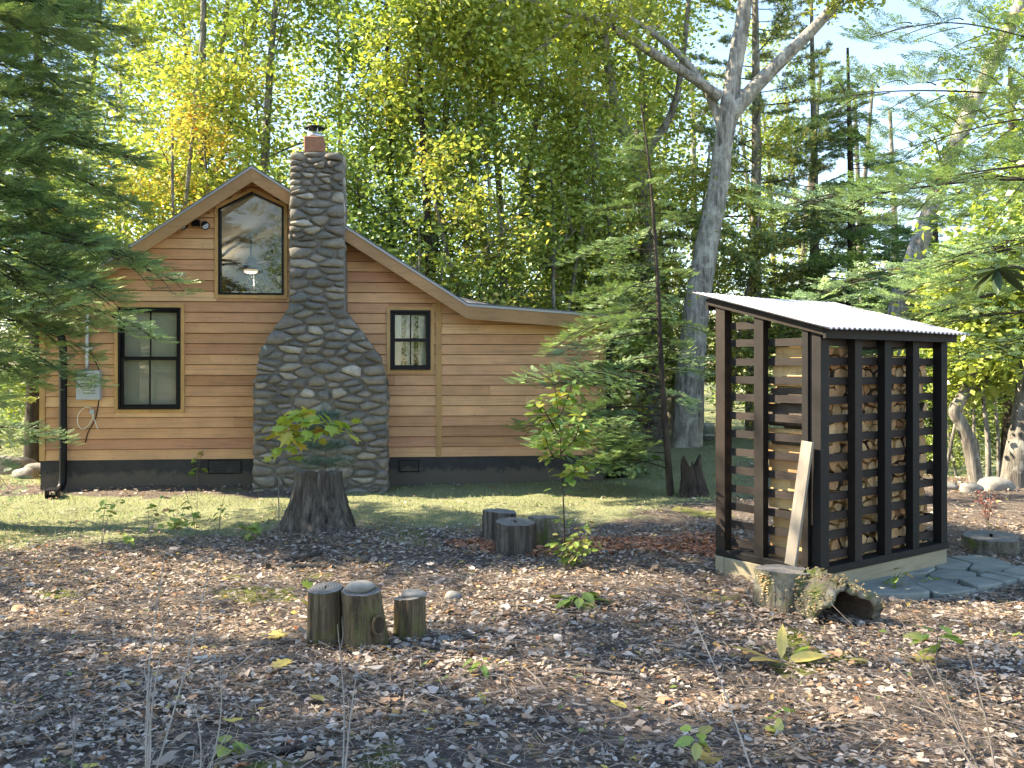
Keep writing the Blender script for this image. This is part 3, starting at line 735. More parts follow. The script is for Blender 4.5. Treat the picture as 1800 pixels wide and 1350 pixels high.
# pale skids and dark deck
for y in (0.0, LY - .09): box("skid_beam", (-.02, LX + .02, y - .0, y + .09, -.06, ZB), m_skid, shed, .006)
box("skid_beam", (-.02, .07, .091, LY - .091, -.06, ZB - .003), m_skid, shed, .006)
box("skid_beam", (LX - .07, LX + .02, .091, LY - .091, -.06, ZB - .003), m_skid, shed, .006)
box("sill_plate", (-.015, LX + .015, -.02, .10, ZB + .001, ZB + .055), m_darkwood, shed, .005)
box("sill_plate", (-.015, .08, .101, LY, ZB + .001, ZB + .055), m_darkwood, shed, .005)
box("sill_plate", (LX - .08, LX + .015, .101, LY, ZB + .001, ZB + .055), m_darkwood, shed, .005)
for j in range(5): box("deck_board", (.085, LX - .085, .105 + j * .165, .105 + j * .165 + .155, ZB + .002, ZB + .03), m_slat, shed)
def post(x0, x1, y0, y1, z0=ZB + .056, mat=None, name="post"):
    V = [(x0, y0, z0), (x1, y0, z0), (x1, y1, z0), (x0, y1, z0), (x0, y0, stop(y0)), (x1, y0, stop(y0)), (x1, y1, stop(y1)), (x0, y1, stop(y1))]
    return mk(name, V, BOXF, mat or m_darkwood, shed)
post(.0, .10, -.012, .055); post(-.012, .045, .085, .135); post(.008, .03, .056, .084, ZB + .35, m_slat, "filler_strip")
for xx in (1507, 1559, 1608):
    x = shed_x(xx); post(x - .045, x + .045, -.012, .05)
post(LX - .09, LX, -.012, .06)
post(-.012, .05, LY * .51, LY * .51 + .085); post(-.012, .07, LY - .09, LY); post(LX - .07, LX + .012, LY - .09, LY); post(LX - .05, LX + .012, LY * .5, LY * .5 + .085)
rs = random.Random(8)
ZS = [.262 + .14 * i for i in range(13)]
for i, z in enumerate(ZS):
    j = lambda: rs.uniform(-.006, .006)
    if i < 12:      # front slats behind the posts
        a, b = j(), j(); V = boxv(.02, LX - .02, .057, .075, z - .028, z + .028); V = [(x, y + .0, zz + (a if x < .5 else b)) for x, y, zz in V]
        mk("slat", V, BOXF, m_slat, shed)
    for x0, x1 in ((.051, .069), (LX - .069, LX - .0515)):
        a, b = j(), j(); ya = .09 if i < 12 else LY * .5
        V = boxv(x0, x1, ya, LY - .02, z - .028, z + .028); V = [(x, y, zz + (a if y < .4 else b)) for x, y, zz in V]
        if z + .03 < stop(ya): mk("slat", V, BOXF, m_slat, shed)
# rafters and fascia
def sl_beam(x0, x1, y0, y1, o0, o1, mat, name):
    V = [(x, y, stop(y) + o) for o in (o0, o1) for x, y in ((x0, y0), (x1, y0), (x1, y1), (x0, y1))]
    return mk(name, V, BOXF, mat, shed)
for x in (-.03, .42, .84, 1.27, LX - .012): sl_beam(x, x + .042, -.05, LY + .06,   .001, .056, m_darkwood, "rafter")
box("fascia", (-.03, LX + .03, -.075, -.051, stop(0) - .035, stop(0) + .045), m_darkwood, shed)
box("fascia", (-.03, LX + .03, LY + .061, LY + .085, stop(LY) - .02, stop(LY) + .065), m_darkwood, shed)
# corrugated sheet: ridges run down the slope
nxc, nyc = 340, 10; xs = np.linspace(-.10, LX + .10, nxc); ys = np.linspace(-.15, LY + .16, nyc); X_, Y_ = np.meshgrid(xs, ys)
Z_ = 1.855 + .238 * Y_ / LY + .072 + .0085 * np.sin(X_ * 2 * math.pi / .062) + .004 * np.sin(3 * X_ + 2 * Y_)
top_ = np.stack([X_, Y_, Z_], -1).reshape(-1, 3); bot_ = top_ - [0, 0, .0025]
ii = np.arange(nyc - 1)[:, None] * nxc + np.arange(nxc - 1)[None]; q = np.stack([ii, ii + 1, ii + nxc + 1, ii + nxc], -1).reshape(-1, 4); nn = len(top_)
e0 = np.arange(nxc - 1); rim = np.stack([e0 + 1, e0, e0 + nn, e0 + 1 + nn], -1); e1 = np.arange(nyc - 1) * nxc; rim2 = np.stack([e1, e1 + nxc, e1 + nxc + nn, e1 + nn], -1)
m_corr, nt, b = newmat("corrugated_galvanised")
g1 = noise(nt, coords(nt, (1, 6, 1)), 3, 5, .7); nt.links.new(ramp(nt, g1, [(.3, (.34, .34, .38)), (.7, (.60, .60, .64))]).outputs[0], b.inputs["Base Color"]); b.inputs["Metallic"].default_value = 0; b.inputs["Specular IOR Level"].default_value = .2; b.inputs["Roughness"].default_value = .6
mk("corrugated_roof", np.concatenate([top_, bot_]), [np.concatenate([q, q[:, ::-1] + nn, rim, rim2])], m_corr, shed, smooth=False)

# firewood: every split piece is a thing
poly = [(.115, ZB + .035), (LX - .12, ZB + .035), (LX - .12, 1.66), (1.45, 1.72), (.8, 1.70), (.45, 1.77), (.115, 1.78)]
fcells = voronoi(poly, 268, 1.12, 1, 23, (), .0012)
rf = random.Random(21); FIRE = []
for c_ in fcells:
    p = simplify(c_, .02)
    if len(p) < 3: continue
    ct, ar = centroid(p)
    if ar < .0012: continue
    kk = rf.uniform(.76, .93); p = [(ct[0] + (a - ct[0]) * kk * rf.uniform(.93, 1.03) , ct[1] + (b - ct[1]) * kk * rf.uniform(.93, 1.03)) for a, b in p]
    if rf.random() < .3: p = simplify(chaikin(p, 1, .25), .012)
    n = len(p); y0 = .088 + rf.uniform(0, .035); y1 = y0 + rf.uniform(.37, .44); ym = (y0 + y1) / 2; V = []; sw = rf.uniform(-.05, .08)
    for y, s in ((y0, 1), (ym, 1 + sw), (y1, 1 - sw * .6)):
        for a, b in p: V.append(((a - ct[0]) * s + rf.uniform(-.004, .004), y + rf.uniform(-.006, .006), (b - ct[1]) * s))
    F = [tuple(range(n - 1, -1, -1))[::-1], tuple(range(3 * n - 1, 2 * n - 1, -1))]; MI = [1, 1]; kb = rf.randrange(n); nb_ = 2 if rf.random() < .6 else (n if rf.random() < .1 else 0)
    for r_ in range(2):
        for i in range(n):
            F.append((r_ * n + i, (r_ + 1) * n + i, (r_ + 1) * n + (i + 1) % n, r_ * n + (i + 1) % n)); MI.append(2 if (i - kb) % n < nb_ else 0)
    me = mesh_data("firewood_log", V, F, mats=(m_split, m_logend, m_fbark), mi=MI)
    o = link("firewood_log", me, loc=(SX + ct[0] * ca, SY + ct[0] * sa_, ct[1]), rot=(0, 0, SA))
    FIRE.append((ct[0], ct[1], o))
ORD = ["lowest", "second", "third", "fourth", "fifth", "sixth", "seventh", "eighth", "ninth", "tenth", "eleventh", "twelfth", "thirteenth", "fourteenth", "fifteenth", "sixteenth", "seventeenth", "eighteenth", "nineteenth", "twentieth"]
bays = [.0, shed_x(1507), shed_x(1559), shed_x(1608), 9]; BN = ["bay nearest the plank", "second bay from the plank", "third bay from the plank", "bay farthest from the plank"]
endl = sorted([f for f in FIRE if f[0] < .205], key=lambda f: f[1])
for i, f in enumerate(endl):
    tag(f[2], "split log showing its long side at the plank end, %s" % ("lowest" if i == 0 else ORD[i] + " from the bottom"), "firewood", "split logs stacked in the woodshed")
for f in FIRE:
    if f in endl: continue
    bi = next(i for i in range(4) if f[0] < bays[i + 1]); gi = min(12, max(0, int((f[1] - ZS[0]) / .14 + 1)))
    tag(f[2], "split log end stacked in the %s, %s slat gap%s" % (BN[bi], ORD[gi], "" if gi == 0 else " up"), "firewood", "split logs stacked in the woodshed")
# the plank that leans on the shed
pa, pb = px(1390, 990, 6.60), px(1420, 775, 6.56)
ang = SA; d_ = (pb - pa); L = d_.length
pl = box("wood_plank", (-.045, .045, -.012, .012, 0, L), m_plank, None, .002)
zx = d_.normalized(); xx_ = Vector((-sa_, ca, 0)).cross(zx).cross(zx) * -1
xx_ = (Vector((-sa_, ca, 0)) - zx * Vector((-sa_, ca, 0)).dot(zx)).normalized(); yy_ = zx.cross(xx_)
pl.matrix_world = Matrix.Translation(pa + Vector((-.02, -.06, 0))) @ Matrix((xx_, yy_, zx)).transposed().to_4x4()
tag(pl, "weathered grey plank leaning on the slats of the woodshed", "plank")

# ------------------------------------------------------------------ stumps, logs, stones
def stump_geo(rt, rb_, h, roots, seed, na=56, nh=14, groove=.03, jag=0.0, flare=2.2, lean=(0, 0), rootlen=.5):
    r = np.random.default_rng(seed); th = np.arange(na) * 2 * math.pi / na; V = []
    ph = r.uniform(0, 6.28, 6); rootph = np.sort(r.uniform(0, 2 * math.pi, max(roots, 1)))
    gr = sum(np.sin(th * f + p) / (1 + .2 * i) for i, (f, p) in enumerate(zip((7, 11, 17, 23, 5, 3), ph))) / 2.6 + r.normal(0, .35, na)
    lowf = .035 * np.sin(2 * th + ph[1]) + .03 * np.sin(3 * th + ph[2]) + .02 * np.sin(5 * th + ph[3])
    tops = h + .012 * np.sin(th + ph[4]) + jag * (r.random(na) - .6) * h + jag * .4 * h * np.sin(3 * th + ph[0])
    for k in range(nh):
        t = k / (nh - 1); fl = (1 - t) ** flare
        rad = rt + (rb_ - rt) * fl
        if roots: 
            lob = sum(np.exp(-((np.angle(np.exp(1j * (th - a)))) / .38) ** 2) for a in rootph); rad = rad * (1 + rootlen * (1 - t) ** 4 * (lob - .5))
        rad = rad * (1 + lowf) * (1 + groove * gr * (1 + .6 * (1 - t)) + r.normal(0, .014, na))
        z = tops * t - .05 * (1 - t)
        V.append(np.stack([rad * np.cos(th) + lean[0] * t, rad * np.sin(th) + lean[1] * t, z], -1))
    top_ring = V[-1].copy(); V = np.concatenate(V); i = np.arange(nh - 1)[:, None] * na; kk = np.arange(na)[None]; k2 = (kk + 1) % na
    F = np.stack([i + kk, i + k2, i + na + k2, i + na + kk], -1).reshape(-1, 4)
    c = top_ring.mean(0); rings = [top_ring]
    for s in (.9, .6, .3, .06):
        q = c + (top_ring - c) * s; q[:, 2] = top_ring[:, 2] * (1 if not jag else .55 + .45 * s) + (0.004 if s < .95 and not jag else 0) + r.normal(0, .002, na); rings.append(q)
    TV = np.concatenate(rings); i = np.arange(4)[:, None] * na; TF = np.stack([i + kk, i + k2, i + na + k2, i + na + kk], -1).reshape(-1, 4)
    return V, F, TV, TF
def stump(name, label, cat, loc, rt, rb_, h, roots=0, seed=1, bark=None, top=None, group=None, **k):
    t = thing(name, label, cat, tuple(loc), 0, group); V, F, TV, TF = stump_geo(rt, rb_, h, roots, seed, **k)
    mk("bark", V, F, bark or m_stumpbark, t, smooth=True); mk("cut_face", TV, TF, top or m_cut, t, smooth=True); return t
def on(p): return Vector((p.x, p.y, gzf(p.x, p.y)))
stump("tree_stump", "tall flaring dark grey stump standing in front of the stone chimney", "stump", on(gpx(558, 940)), .215, .385, .58, 6, 4, groove=.075, jag=.05, flare=1.7, rootlen=.25)
for x in (572, 648):
    pass
stump("log_round", "upright mossy log with flat bare top beside the two capped with stones", "log", on(gpx(572, 1132)), .100, .108, .315, 0, 5, bark=m_logbark, groove=.06)
lm = stump("log_round", "upright barkless log with a knot hole, round stone on top", "log", on(gpx(645, 1136)), .108, .145, .315, 2, 6, bark=m_logbark, groove=.05, lean=(-.035, 0), rootlen=.25)
stump("log_round", "shortest upright log of the front three, flat stone on top", "log", on(gpx(721, 1122)), .094, .10, .235, 0, 7, bark=m_logbark, groove=.06)
# knot hole with pale rim on the middle log
kx = .085; 
g = G(); th = np.linspace(0, 2 * math.pi, 15); g.add(*tube([(kx + .030 * math.cos(a), -.108 + .025 * math.cos(a), .14 + .055 * math.sin(a)) for a in th], .009, 6)); g.build("knot_rim", m_logbark, lm, smooth=True, col=False)
mk("knot_hole", *prism([(kx + .026 * math.cos(a), .14 + .05 * math.sin(a)) for a in th[:-1]], -.108, -.05), m_rot, lm)
def rock(name, label, cat, loc, rx, ry, rz_, seed, mat, group=None, sub=3, rough=.12):
    bm = bmesh.new(); bmesh.ops.create_icosphere(bm, subdivisions=sub, radius=1); r = np.random.default_rng(seed); a = r.uniform(0, 6.28, 9)
    for v in bm.verts:
        n_ = 1 + rough * (math.sin(2.1 * v.co.x + a[0]) * math.sin(2.3 * v.co.y + a[1]) + .6 * math.sin(4 * v.co.z + a[2] + 2 * v.co.x) + .4 * math.sin(5 * v.co.y + a[3] + v.co.x * 3))
        v.co = Vector((v.co.x * rx, v.co.y * ry, max(v.co.z, -.75) * rz_)) * n_
    me = bpy.data.meshes.new(name); bm.to_mesh(me); bm.free(); me.polygons.foreach_set("use_smooth", np.ones(len(me.polygons), bool)); me.materials.append(mat)
    o = link(name, me, loc=tuple(loc)); tag(o, label, cat, group); return o
p_ = gpx(645, 1136); rock("cap_stone", "rounded grey stone resting on the knotted middle log", "stone", (p_.x - .045, p_.y - .0, gzf(p_.x, p_.y) + .332), .085, .07, .034, 3, m_cobble, rough=.09)
p_ = gpx(721, 1122); rock("cap_stone", "flat oval stone resting on the shortest log", "stone", (p_.x + .022, p_.y, gzf(p_.x, p_.y) + .252), .078, .065, .026, 4, m_cobble, rough=.07)
for (x, y, r_, s, lb) in ((712, 1143, .028, 11, "small grey pebble at the foot of the shortest log"), (782, 1130, .035, 12, "pale cobble just beside the shortest log"), (797, 1052, .05, 13, "half-buried rounded stone on the litter behind the log trio"), (1018, 948 + 100, .0, 0, "")):
    if r_: rock("pebble", lb, "stone", on(gpx(x, y)) + Vector((0, 0, r_ * .3)), r_ * 1.3, r_, r_ * .8, s, m_cobble)
b3 = gpx(905, 968)
stump("log_round", "front log of the three clustered on the lawn edge", "log", on(gpx(905, 971)), .17, .18, .28, 0, 8, bark=m_stumpbark, groove=.05)
stump("log_round", "thin-split log at the back of the lawn cluster", "log", on(gpx(880, 951)), .15, .155, .275, 0, 9, bark=m_stumpbark, groove=.05)
stump("log_round", "lichen-spotted log beside the slender sapling in the lawn cluster", "log", on(gpx(957, 958)), .14, .145, .265, 0, 10, bark=m_mossbark, groove=.04)
stump("rotten_stump", "jagged black rotten stump beside the young hemlock trunk", "stump", on(gpx(1218, 872)), .12, .22, .42, 4, 12, bark=m_darkbark, top=m_rot, groove=.12, jag=.32, lean=(-.04, 0), rootlen=.35)
stump("low_stump", "low flat-cut lichen stump beyond the flagstones", "stump", on(gpx(1742, 966)), .23, .27, .13, 5, 13, bark=m_mossbark, groove=.05, rootlen=.3)
# fungus stump with hollow buttress root
sp_ = on(gpx(1390, 1078)) + Vector((0, .12, 0))
fs = stump("fungus_stump", "mossy stump crusted with shelf fungus and a hollow root in front of the woodshed", "stump", sp_, .183, .20, .265, 0, 14, bark=m_mossbark, groove=.05)
# buttress: a hood-shaped shell, open to the front
na, nb_ = 26, 9; BV = []; r14 = np.random.default_rng(5)
tip0 = Vector((.10, -.05, .235)); 
for j in range(nb_):
    t = j / (nb_ - 1); cx = .12 + .12 * t; cy_ = -.08 - .32 * t; hh = .30 - .03 * t ** 1.5; wl = .15 + .02 * t; wr = .14 + .14 * t
    for i in range(na):
        a = math.pi * i / (na - 1); c_, s_ = math.cos(a), math.sin(a)
        x = cx - (wl if c_ > 0 else wr) * c_ + (.05 * t if s_ > .5 else 0); z = hh * s_ ** (1.0 + .5 * (c_ < 0)) - .02
        kz = 1 + .07 * r14.normal() * (1 if 0 < i < na - 1 else 0)
        BV.append((x * (1 + .01 * r14.normal()), cy_ + .015 * r14.normal() + .03 * math.sin(a * 5 + 1) * t, z * kz))
BV = np.array(BV); ii = np.arange(nb_ - 1)[:, None] * na + np.arange(na - 1)[None]; BF = np.stack([ii, ii + 1, ii + na + 1, ii + na], -1).reshape(-1, 4)
ctr = np.array([.21, -.2, .0]); IV = ctr + (BV - ctr) * [.80, 1, .82]; IV[:, 1] += .0
nB = len(BV); lipA = np.arange(na - 1) + (nb_ - 1) * na; lip = np.stack([lipA, lipA + 1, lipA + 1 + nB, lipA + nB], -1)
mk("hollow_root", np.concatenate([BV, IV]), [np.concatenate([BF, BF[:, ::-1] + nB, lip])], [m_mossbark, m_rot], fs, smooth=True, mi=[0] * len(BF) + [1] * len(BF) + [0] * len(lip))
# crust of small bracket fungi
g = G(); rfz = np.random.default_rng(9)
pts = []
for _ in range(330):
    j = rfz.random() ** .6; i = rfz.choice([rfz.uniform(.08, .30), rfz.uniform(.42, .80)], p=[.4, .6]); k_ = int(min(nb_ - 1, j * nb_)) * na + int(i * (na - 1)); p0 = BV[k_] + rfz.normal(0, .012, 3); nrm = np.array([p0[0] - .18, -.35, p0[2] - .03]); pts.append((p0, nrm))
for _ in range(90):
    a = rfz.normal(-2.75, .22); pts.append((np.array([.187 * math.cos(a), .187 * math.sin(a), np.clip(rfz.normal(.18, .05), .04, .25)]), np.array([math.cos(a), math.sin(a), 0])))
for _ in range(70):
    a = rfz.normal(-1.1, .25); pts.append((np.array([.187 * math.cos(a), .187 * math.sin(a), np.clip(rfz.normal(.2, .04), .04, .26)]), np.array([math.cos(a), math.sin(a), 0])))
for p0, nrm in pts:
    nrm = nrm / (np.linalg.norm(nrm) + 1e-6); up = np.array([0, 0, 1.]); sd = np.cross(up, nrm); sd /= np.linalg.norm(sd) + 1e-6; r_ = rfz.uniform(.006, .014)
    ring = [p0 + sd * r_ * math.cos(t) + nrm * (r_ * .9 * math.sin(t) + .004) + up * rfz.normal(0, .002) for t in np.linspace(0, math.pi, 6)]
    V = np.array([p0 + up * .006] + ring + [p0 - up * .004]); F = [(0, i, i + 1) for i in range(1, 6)] + [(7, i + 1, i) for i in range(1, 6)]
    c_ = np.array([.50, .39, .20]) * rfz.uniform(.6, 1.25) if rfz.random() < .75 else np.array([.40, .23, .10])
    g.add(V, F, c_)
tag(g.build("fungus_crust", m_fungus, fs), kind="stuff")

# flagstones
fp = [gpx(*p) for p in ((1478, 1040), (1500, 1056), (1600, 1056), (1690, 1046), (1806, 1022), (1810, 1004), (1730, 984), (1660, 984), (1560, 1008))]
path = tag(link("flagstone_path", None), "irregular bluestone flagstones laid beside the woodshed", kind="structure")
for i, c_ in enumerate(voronoi([(p.x, p.y) for p in fp], 13, 1.0, 1, 6, (), .02)):
    p = simplify(c_, .05); ct, ar = centroid(p)
    if ar < .015: continue
    p = [(ct[0] + (a - ct[0]) * .93, ct[1] + (b - ct[1]) * .93) for a, b in p]; p = chaikin(p, 1, .12); n = len(p); z = gzf(*ct) + rf.uniform(.045, .06); tx, ty = rf.uniform(-.015, .015), rf.uniform(-.015, .015)
    V = [(a, b, z - .06) for a, b in p] + [(a, b, z - .008 + tx * (a - ct[0]) + ty * (b - ct[1])) for a, b in p] + [(ct[0] + (a - ct[0]) * .97, ct[1] + (b - ct[1]) * .97, z + tx * (a - ct[0]) + ty * (b - ct[1])) for a, b in p]
    F = [(r_ * n + i, r_ * n + (i + 1) % n, (r_ + 1) * n + (i + 1) % n, (r_ + 1) * n + i) for r_ in range(2) for i in range(n)] + [tuple(range(2 * n, 3 * n))]
    mk("flagstone", V, F, m_flag, path)

# boulders by the cabin corner and along the far bank
for (x, y, r_, s, lb) in ((14, 832, .26, 31, "grey boulder at the picture edge near the cabin corner"), (46, 838, .15, 32, "smaller low boulder between two rocks left of the cabin"), (66, 832, .17, 33, "boulder touching the cabin's dark corner foundation"),
                          (1668, 862, .11, 34, "low pale rock at the start of the far bank row"), (1706, 866, .12, 35, "flat tan rock in the middle of the far bank row"), (1748, 862, .17, 36, "largest pale rock of the far bank row beneath the thick trunk"), (1640 - 0, 872, .0, 0, "")):
    if r_:
        p_ = gpx(x, y); rock("boulder", lb, "rock", (p_.x, p_.y, gzf(p_.x, p_.y) + r_ * .25), r_ * 1.35, r_, r_ * .72, s, m_cobble, rough=.18)
# metal drum far behind, planter by the corner, drain end
p_ = gpx(1240, 778); drum = thing("metal_drum", "shiny galvanised drum on the lawn behind the woodshed", "drum", (p_.x, p_.y, gzf(p_.x, p_.y)))
lathe([(.19, 0), (.19, .33), (.195, .345)], 24).build("shell", m_galv, drum, smooth=True, col=False); lathe([(.198, .346), (.198, .36), (.05, .37)], 24).build("lid", m_galv, drum, smooth=True, col=False)
lathe([(.197, .1), (.2, .11), (.197, .12)], 24).build("hoop", m_galv, drum, smooth=True, col=False)
p_ = px(1086, 832, 13.75); pt = thing("planter", "black plastic planter with leafy plant at the cabin's corner", "planter", (p_.x, p_.y, gzf(p_.x, p_.y)))
lathe([(.17, 0), (.2, .16), (.215, .165), (.215, .18), (.19, .182)], 20).build("pot", m_pot, pt, smooth=True, col=False)
p_ = gpx(92, 876); dr = thing("drain_elbow", "black drain pipe end lying below the downspout", "drain", (p_.x, p_.y, gzf(p_.x, p_.y) + .05), R(20))
mk("elbow", *ringprism([(-.07, -.05), (.07, -.05), (.07, .05), (-.07, .05)], [(-.058, -.04), (.058, -.04), (.058, .04), (-.058, .04)], -.12, .2), m_black, dr)

# ------------------------------------------------------------------ trees
GREEN = [(.085, .135, .034), (.11, .165, .04), (.14, .19, .045)]
YG = [(.20, .24, .05), (.26, .28, .06), (.15, .20, .045), (.18, .225, .05)]
YEL = [(.40, .34, .075), (.36, .29, .06), (.28, .28, .06)]
ORG = [(.38, .15, .03), (.40, .24, .035)]
def leaves(g, cen, k, sp, L, pal, r, up=.6, wid=.62):
    cen = np.asarray(cen, float); n = len(cen) * k
    c = np.repeat(cen, k, 0) + r.normal(0, 1, (n, 3)) * np.asarray(sp)
    a = r.normal(0, 1, (n, 3)); a[:, 2] = a[:, 2] * .5 - .25; a /= np.linalg.norm(a, axis=1)[:, None]
    nn = r.normal(0, 1, (n, 3)); nn[:, 2] = np.abs(nn[:, 2]) + up; nn -= a * (nn * a).sum(1)[:, None]; nn /= np.linalg.norm(nn, axis=1)[:, None] + 1e-9
    b = np.cross(nn, a); s = (L * r.uniform(.65, 1.3, n))[:, None]
    V = np.stack([c - a * s * .5, c + a * s * .02 + b * s * wid * .5 + nn * s * .10, c + a * s * .5, c + a * s * .02 - b * s * wid * .5 + nn * s * .10], 1).reshape(-1, 3)
    F = np.arange(n * 4).reshape(-1, 4)
    pal = np.array(pal); cl = pal[r.integers(0, len(pal), len(cen))] * r.uniform(.8, 1.2, (len(cen), 1))
    lf = pal[r.integers(0, len(pal), n)] * r.uniform(.75, 1.25, (n, 1)); col = np.repeat(cl, k, 0) * .6 + lf * .4
    g.add(V, F, np.repeat(col, 4, 0))
def boost(pal, k): return [tuple(min(.8, c * k) for c in p) for p in pal]
GREEN, YG, YEL, ORG = boost(GREEN, 2.0), boost(YG, 1.9), boost(YEL, 1.45), boost(ORG, 1.2)
class Tree:
    def __init__(s, seed): s.w = G(); s.tips = []; s.r = np.random.default_rng(seed)
    def limb(s, pts, r0, r1, n=7, k=4):
        P = spline(pts, k); t = np.linspace(0, 1, len(P)); s.w.add(*tube(P, r0 + (r1 - r0) * t ** .8, n)); return P
    def grow(s, p, d, L, r, lev):
        p = np.asarray(p, float); d = np.asarray(d, float); d = d / np.linalg.norm(d); pts = [p]; m = 4
        for i in range(m):
            d = d + s.r.normal(0, .16, 3) + np.array([0, 0, .06 if lev > 0 else -.03]); d /= np.linalg.norm(d); pts.append(pts[-1] + d * L / m)
        P = np.array(pts); s.w.add(*tube(P, np.linspace(r, r * .35, m + 1), 5 if lev > 0 else 4))
        if lev == 0:
            s.tips += [P[2] , P[3], P[4]]; return
        for i in range(1, m + 1):
            for _ in range(2 if i < m else 3):
                a = s.r.normal(0, 1, 3); a -= d * a.dot(d); a /= np.linalg.norm(a) + 1e-9
                s.grow(P[i] - (P[i] - P[i - 1]) * s.r.random() * .8, d * .65 + a * .8 + np.array([0, 0, .1]), L * s.r.uniform(.32, .5), r * .45, lev - 1)
    def along(s, P, n, L, r, lev=1, t0=.25, up=.2):
        for i in range(n):
            t = t0 + (1 - t0) * (i + s.r.random()) / n; k = min(len(P) - 2, int(t * (len(P) - 1))); d = P[k + 1] - P[k]; d /= np.linalg.norm(d) + 1e-9
            a = s.r.normal(0, 1, 3); a -= d * a.dot(d); a /= np.linalg.norm(a) + 1e-9; s.grow(P[k], d * .5 + a + np.array([0, 0, up]), L * s.r.uniform(.7, 1.2), r, lev)
    def meshes(s, bark, k, sp, L, pal, extra=None):
        g = G(); leaves(g, s.tips, k, sp, L, pal, s.r)
        if extra: extra(g, s.r)
        return s.w.data("trunk", (bark,), smooth=True, col=False), g.data("crown", (m_leaf,))
def proto_decid(seed, H, r0, lo, rad, nl, k, L, pal, bark, stems=1, sway=.5):
    T = Tree(seed); r = T.r
    for st in range(stems):
        off = r.normal(0, .25, 2) if stems > 1 else (0, 0); ln = r.normal(0, sway * (1.6 if stems > 1 else 1), 2)
        P = T.limb([(off[0] * .5, off[1] * .5, -.2), (off[0], off[1], H * .15), (off[0] + ln[0] * .4 + r.normal(0, .12), off[1] + ln[1] * .4, H * .4), (off[0] + ln[0] * .8, off[1] + ln[1] * .8 + r.normal(0, .15), H * .7), (off[0] + ln[0] * 1.2, off[1] + ln[1] * 1.2, H)], r0 / stems ** .5, .03, 8)
        nb = nl // stems
        for i in range(nb):
            t = lo + (1 - lo) * (i + r.random()) / nb; q = P[min(len(P) - 2, int(t * (len(P) - 1)))]; a = i * 2.4 + r.normal(0, .4)
            ln_ = rad * (1.0 if t < .7 else 1 - (t - .7) * 1.8) * r.uniform(.6, 1.1)
            T.grow(q, (math.cos(a), math.sin(a), .45 + .5 * t), ln_, r0 * .22 * (1.2 - t) / stems ** .3, 1)
    return T.meshes(bark, k, (.25, .25, .17), L, pal)
PROTO = {
 'oakA': proto_decid(101, 13.5, .20, .20, 3.7, 20, 22, .135, GREEN + YG[:2], m_bark, 1),
 'oakB': proto_decid(102, 12.5, .17, .16, 3.5, 20, 22, .13, YG + GREEN[:1], m_bark, 1),
 'multi': proto_decid(103, 13, .26, .2, 2.7, 24, 18, .13, YG, m_bark, 3),
 'dark': proto_decid(104, 12, .16, .14, 2.8, 20, 22, .13, GREEN, m_darkbark, 1),
 'gold': proto_decid(105, 8, .09, .15, 2.3, 18, 20, .115, YEL[:2] + YG + GREEN[:1], m_bark, 2),
 'amber': proto_decid(106, 7, .08, .2, 2.0, 16, 19, .105, YEL + YG[:2] + ORG[:1], m_bark, 2),
 'under': proto_decid(107, 6.5, .07, .12, 2.2, 18, 20, .10, YG + GREEN, m_bark, 2),
}
def place(kind, name, label, x, d, s=1.0, rz=0.0, lean=(0, 0), group=None, cat="tree", sz=None, z=None):
    X = (x - 900) / FPX * d; tm, cm = PROTO[kind]
    t = thing(name, label, cat, (X, d, gzf(X, d) if z is None else z), 0, group); t.rotation_euler = (lean[1], lean[0], rz); t.scale = (s, s, sz or s)
    link("trunk", tm, t); link("crown", cm, t); return t
